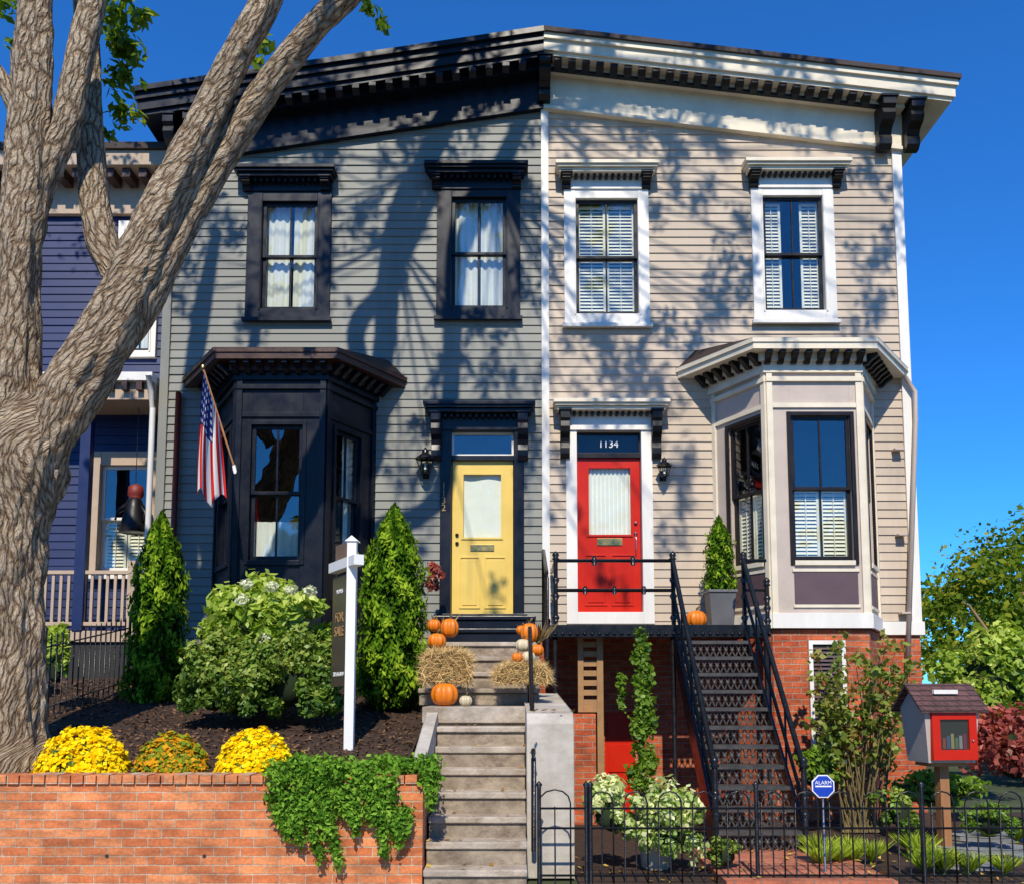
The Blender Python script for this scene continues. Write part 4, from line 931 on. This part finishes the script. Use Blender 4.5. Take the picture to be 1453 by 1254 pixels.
def hay(u0,u1,v0,v1,y):
    e=empty('hay_bale'); b=MB('bale',e); q0,q1=X(u0,v1,y),X(u1,v1,y); z0,z1=Z(v1,y),Z(v0,y); z0=max(z0,1.47) if z0<1.6 else z0
    b.box(q0+.06,q1-.06,y-.10,y+.16,z0,z1-.04,straw,.5); b.done(.03)
    n=2600; p=np.stack([rng.uniform(q0,q1,n),rng.uniform(y-.16,y+.18,n),z0+(z1-z0)*rng.random(n)],1)
    k=rng.integers(0,3,n); p[k==0,1]=y-.11-rng.random((k==0).sum())*.06; p[k==1,2]=z1-.04+rng.random((k==1).sum())*.05
    p[:,2]-=.10*np.abs((p[:,0]-(q0+q1)/2)/(q1-q0)*2)**3*(p[:,2]-z0)/(z1-z0)
    d=rng.normal(size=(n,3))*np.array([1,.5,.7]); leaf_mesh('straws',p,rng.normal(size=(n,3))+np.array([0,-.8,.6]),.17,straw,.035,e,rng.uniform(.45,1.5,n),d)
hay(600,669,922,969,-2.9); hay(703,779,940,969,-3.0)
# ---------------------------------------------------------------- lanterns
def lantern(u,v0,v1,y=0):
    e=empty('wall_lantern'); b=MB('lantern',e); x=X(u,(v0+v1)/2,y); z0,z1=Z(v1,y),Z(v0,y); h=z1-z0; yc=-.17; w=h*.28
    b.lathe((x,yc,z0+h*.16),[(w*.35,0),(w*.55,.02),(w*.55,.03)],iron,6)
    b.lathe((x,yc,z0+h*.2),[(w*.5,0),(w*.92,h*.42)],glassd,6)
    for k in range(6): a=k*math.pi/3; b.tube([(x+w*.5*math.cos(a),yc+w*.5*math.sin(a),z0+h*.2),(x+w*.95*math.cos(a),yc+w*.95*math.sin(a),z0+h*.63)],.007,iron,5)
    b.lathe((x,yc,z0+h*.62),[(w*1.15,0),(w*1.15,.015),(w*.5,h*.16),(w*.35,h*.2),(w*.4,h*.24),(.005,h*.36)],iron,6)
    b.tube([(x,-.03,z0+h*.3),(x,-.10,z0+h*.1),(x,yc,z0+h*.05),(x,yc,z0+h*.18)],.012,iron); b.box(x-.045,x+.045,-.05,-.02,z0+h*.1,z0+h*.5,iron)
    b.tube([(x,yc,z0+h*.3),(x,yc,z0+h*.5)],.015,curtain); b.done()
lantern(605,638,684); lantern(940,652,686)
# ---------------------------------------------------------------- flag
def flagmat():
    m,nt,o=nm('flag_cloth'); p=nt.nodes.new('ShaderNodeBsdfPrincipled')
    t=nt.nodes.new('ShaderNodeTexCoord'); s=nt.nodes.new('ShaderNodeSeparateXYZ'); L(nt,t.outputs['UV'],s.inputs[0]); a,v=s.outputs[0],s.outputs[1]
    st=math_n(nt,'GREATER_THAN',math_n(nt,'MODULO',math_n(nt,'MULTIPLY',a,13.0),2.0),1.0)
    c=mixc(nt,st,(.60,.008,.010),(.82,.80,.78))
    can=math_n(nt,'MULTIPLY',math_n(nt,'LESS_THAN',a,7/13),math_n(nt,'LESS_THAN',v,.42))
    fx=math_n(nt,'SUBTRACT',math_n(nt,'FRACT',math_n(nt,'MULTIPLY',a,13/7*5)),.5); fv=math_n(nt,'SUBTRACT',math_n(nt,'FRACT',math_n(nt,'MULTIPLY',v,6/.42)),.5)
    d=math_n(nt,'ADD',math_n(nt,'MULTIPLY',fx,fx),math_n(nt,'MULTIPLY',fv,fv)); star=math_n(nt,'LESS_THAN',d,.06)
    c2=mixc(nt,star,(.010,.025,.18),(.75,.75,.75)); c=mixc(nt,can,c,c2); L(nt,c,p.inputs['Base Color']); p.inputs['Roughness'].default_value=.8
    tr=nt.nodes.new('ShaderNodeBsdfTranslucent'); L(nt,c,tr.inputs[0]); mx=nt.nodes.new('ShaderNodeMixShader'); mx.inputs[0].default_value=.25; L(nt,p.outputs[0],mx.inputs[1]); L(nt,tr.outputs[0],mx.inputs[2]); L(nt,mx.outputs[0],o.inputs[0]); return m
e=empty('american_flag'); tip=P(288,522,-2.0); bs=P(334,668,-.97)
b=MB('pole',e); b.tube([bs,tip],.012,woodp,8); b.lathe(tip,[(.02,-.01),(.028,.02),(.001,.05)],brass,10); b.tube([bs+Vector((0,.02,-.04)),bs+(tip-bs)*.06],.022,signw,8); b.done()
NA,NT=48,50; vs=[];uv=[]; bl=P(277,704,-2.1); br=P(320,712,-1.65)
for j in range(NT+1):
    for i in range(NA+1):
        a=i/NA;t=j/NT; H=tip+(bs-tip)*(.02+.48*a); Bt=bl.lerp(br,a)+Vector((0,0,.10*math.sin(a*9))); p=H.lerp(Bt,t)
        k=min(1,t*2.5); p.y+=k*.06*math.sin(a*14+t*1.5); p.x+=k*.012*math.sin(a*23+1+t*2)-.03*math.sin(t*3.1)*(1-a); vs.append(p);uv.append((a,t))
me=bpy.data.meshes.new('cloth'); me.from_pydata([tuple(v) for v in vs],[],[(j*(NA+1)+i,j*(NA+1)+i+1,(j+1)*(NA+1)+i+1,(j+1)*(NA+1)+i) for j in range(NT) for i in range(NA)])
l=me.uv_layers.new(name='UVMap'); idx=np.empty(len(me.loops),dtype=int); me.loops.foreach_get('vertex_index',idx); l.data.foreach_set('uv',np.array(uv)[idx].ravel())
me.polygons.foreach_set('use_smooth',[True]*len(me.polygons)); me.materials.append(flagmat()); o=bpy.data.objects.new('cloth',me); sc.collection.objects.link(o); o.parent=e
# ---------------------------------------------------------------- little library
e=empty('little_library_box'); b=MB('box',e); y=-3.1; s=F/(y-CAMY); cx=X(1335,1040,y)
b.M=Matrix.Translation((cx,y,0))@Matrix.Rotation(math.radians(9),4,'Z')
z0,z1=Z(1080,y),Z(1004,y); w=.30
b.add([(-w*.85,-.17,z0),(w*.85,-.17,z0),(w*.85,.20,z0),(-w*.85,.20,z0),(-w,-.2,z1),(w,-.2,z1),(w,.23,z1),(-w,.23,z1)],[(0,1,5,4),(1,2,6,5),(2,3,7,6),(3,0,4,7),(4,5,6,7),(3,2,1,0)],libside)
b.prism([(-.20,z1),(.23,z1),(.015,z1+.20)],-w,w,libside,'x')
for sg in(-1,1):
    ys=-.26 if sg<0 else .29
    b.add([(-w-.07,ys,z1-.04),(w+.07,ys,z1-.04),(w+.07,.015,z1+.22),(-w-.07,.015,z1+.22),(-w-.07,ys,z1-.01),(w+.07,ys,z1-.01),(w+.07,.015,z1+.25),(-w-.07,.015,z1+.25)],[(0,1,5,4),(1,2,6,5),(2,3,7,6),(3,0,4,7),(4,5,6,7),(3,2,1,0)],shing)
b.prism([(-.14,z1+.145),(.12,z1+.145),(.12,z1+.185),(-.14,z1+.185)],-.135,-.105,white,'y')
for a in ((-w*.78,-w*.5,z0+.03,z1-.02),(w*.55,w*.83,z0+.03,z1-.02)): b.box(a[0],a[1],-.228,-.17,a[2],a[3],redd)
b.box(-w*.5,w*.55,-.2275,-.17,z1-.11,z1-.02,redd); b.box(-w*.5,w*.55,-.2275,-.17,z0+.03,z0+.13,redd)
b.box(-w*.5,w*.55,-.205,-.2,z0+.13,z1-.11,dark)
for k,cc in enumerate([(.25,.06,.03),(.06,.1,.2),(.3,.25,.1),(.1,.15,.08),(.25,.25,.25),(.2,.03,.05)]): b.box(-.12+k*.045,-.12+k*.045+.035,-.212,-.206,z0+.14,z0+.25+.02*(k%3),M('book_%d'%k,cc,.6))
b.add([(-w*.5,-.216,z0+.13),(w*.55,-.216,z0+.13),(w*.55,-.216,z1-.11),(-w*.5,-.216,z1-.11)],[(0,1,2,3)],glass)
b.lathe((w*.66,-.235,z0+.22),[(.001,-.015),(.014,0),(.001,.015)],steel,10)
b.box(-.05,.05,-.03,.07,-.05,z0,woodp); b.box(-.2,.2,-.12,.16,z0-.04,z0-.002,woodp)
b.M=Matrix(); b.done(.004)
e=empty('security_sign'); b=MB('sign',e); y=-4.55; c=P(1168,1115,y); r=.105
oc=lambda r_:[(c.x+r_*math.cos(math.pi/8+k*math.pi/4),c.z+r_*math.sin(math.pi/8+k*math.pi/4)) for k in range(8)]
b.prism(oc(r),y,y+.012,whitel,'y'); b.prism(oc(r*.9),y-.003,y+.002,adtblue,'y'); b.box(c.x-.07,c.x+.07,y-.006,y-.001,c.z-.006,c.z+.006,whitel); b.tube([(c.x,y+.02,.03),(c.x,y+.02,c.z)],.01,steel,6); b.done()
text('sign_text','ALARM',(c.x,y-.006,c.z+.03),.045,whitel,e,ext=.001)
e=empty('halloween_scarecrow'); b=MB('figure',e); c=P(192,700,.1)
b.lathe((c.x,.1,c.z-.55),[(.20,0),(.17,.15),(.12,.35),(.10,.45),(.05,.5)],blackp,14); b.lathe((c.x,.1,c.z-.06),[(.001,0),(.07,.05),(.075,.10),(.05,.16),(.001,.18)],M('doll_face',(.5,.4,.3)),14)
b.lathe((c.x,.12,c.z-.10),[(.05,0),(.11,.08),(.10,.2),(.001,.25)],M('doll_hair_red',(.20,.02,.01)),12)
b.tube([(c.x-.05,.1,c.z-.12),(c.x-.2,.05,c.z-.25),(c.x-.22,0,c.z-.38)],[.04,.035,.02],blackp,8); b.tube([(c.x+.05,.1,c.z-.12),(c.x+.18,.05,c.z-.28),(c.x+.16,0,c.z-.4)],[.04,.035,.02],blackp,8)
b.tube([(c.x,.1,c.z+.15),(c.x,.1,Z(575))],.006,iron,5); b.done()
# ---------------------------------------------------------------- light, sky, camera
sun=bpy.data.lights.new('sun','SUN'); sun.energy=5.0; sun.angle=math.radians(.6); sun.color=(1,.92,.77)
so=bpy.data.objects.new('sun',sun); sc.collection.objects.link(so); so.rotation_euler=(-SUN).to_track_quat('-Z','Y').to_euler(); so.location=(-5,-30,30)
w=bpy.data.worlds.new('World'); sc.world=w; w.use_nodes=True; nt=w.node_tree; nt.nodes.clear()
o=nt.nodes.new('ShaderNodeOutputWorld'); bg=nt.nodes.new('ShaderNodeBackground'); sk=nt.nodes.new('ShaderNodeTexSky'); sk.sky_type='NISHITA'; sk.sun_disc=False
sk.sun_elevation=EL; sk.sun_rotation=math.pi+AZ; sk.air_density=1.0; sk.dust_density=0.0; sk.ozone_density=4.0
c=mixc(nt,1.0,sk.outputs[0],(.26,1.0,1.85),'MULTIPLY')
L(nt,c,bg.inputs[0]); bg.inputs[1].default_value=.105; L(nt,bg.outputs[0],o.inputs[0])
cam=bpy.data.cameras.new('camera'); co=bpy.data.objects.new('camera',cam); sc.collection.objects.link(co); sc.camera=co
co.location=(0,CAMY,EYE); co.rotation_euler=(math.pi/2+TH,0,0); cam.sensor_width=36; cam.lens=F/1453*36; cam.shift_y=SH; cam.clip_end=1500
sc.view_settings.view_transform='Standard'; sc.view_settings.look='None'; sc.view_settings.exposure=0
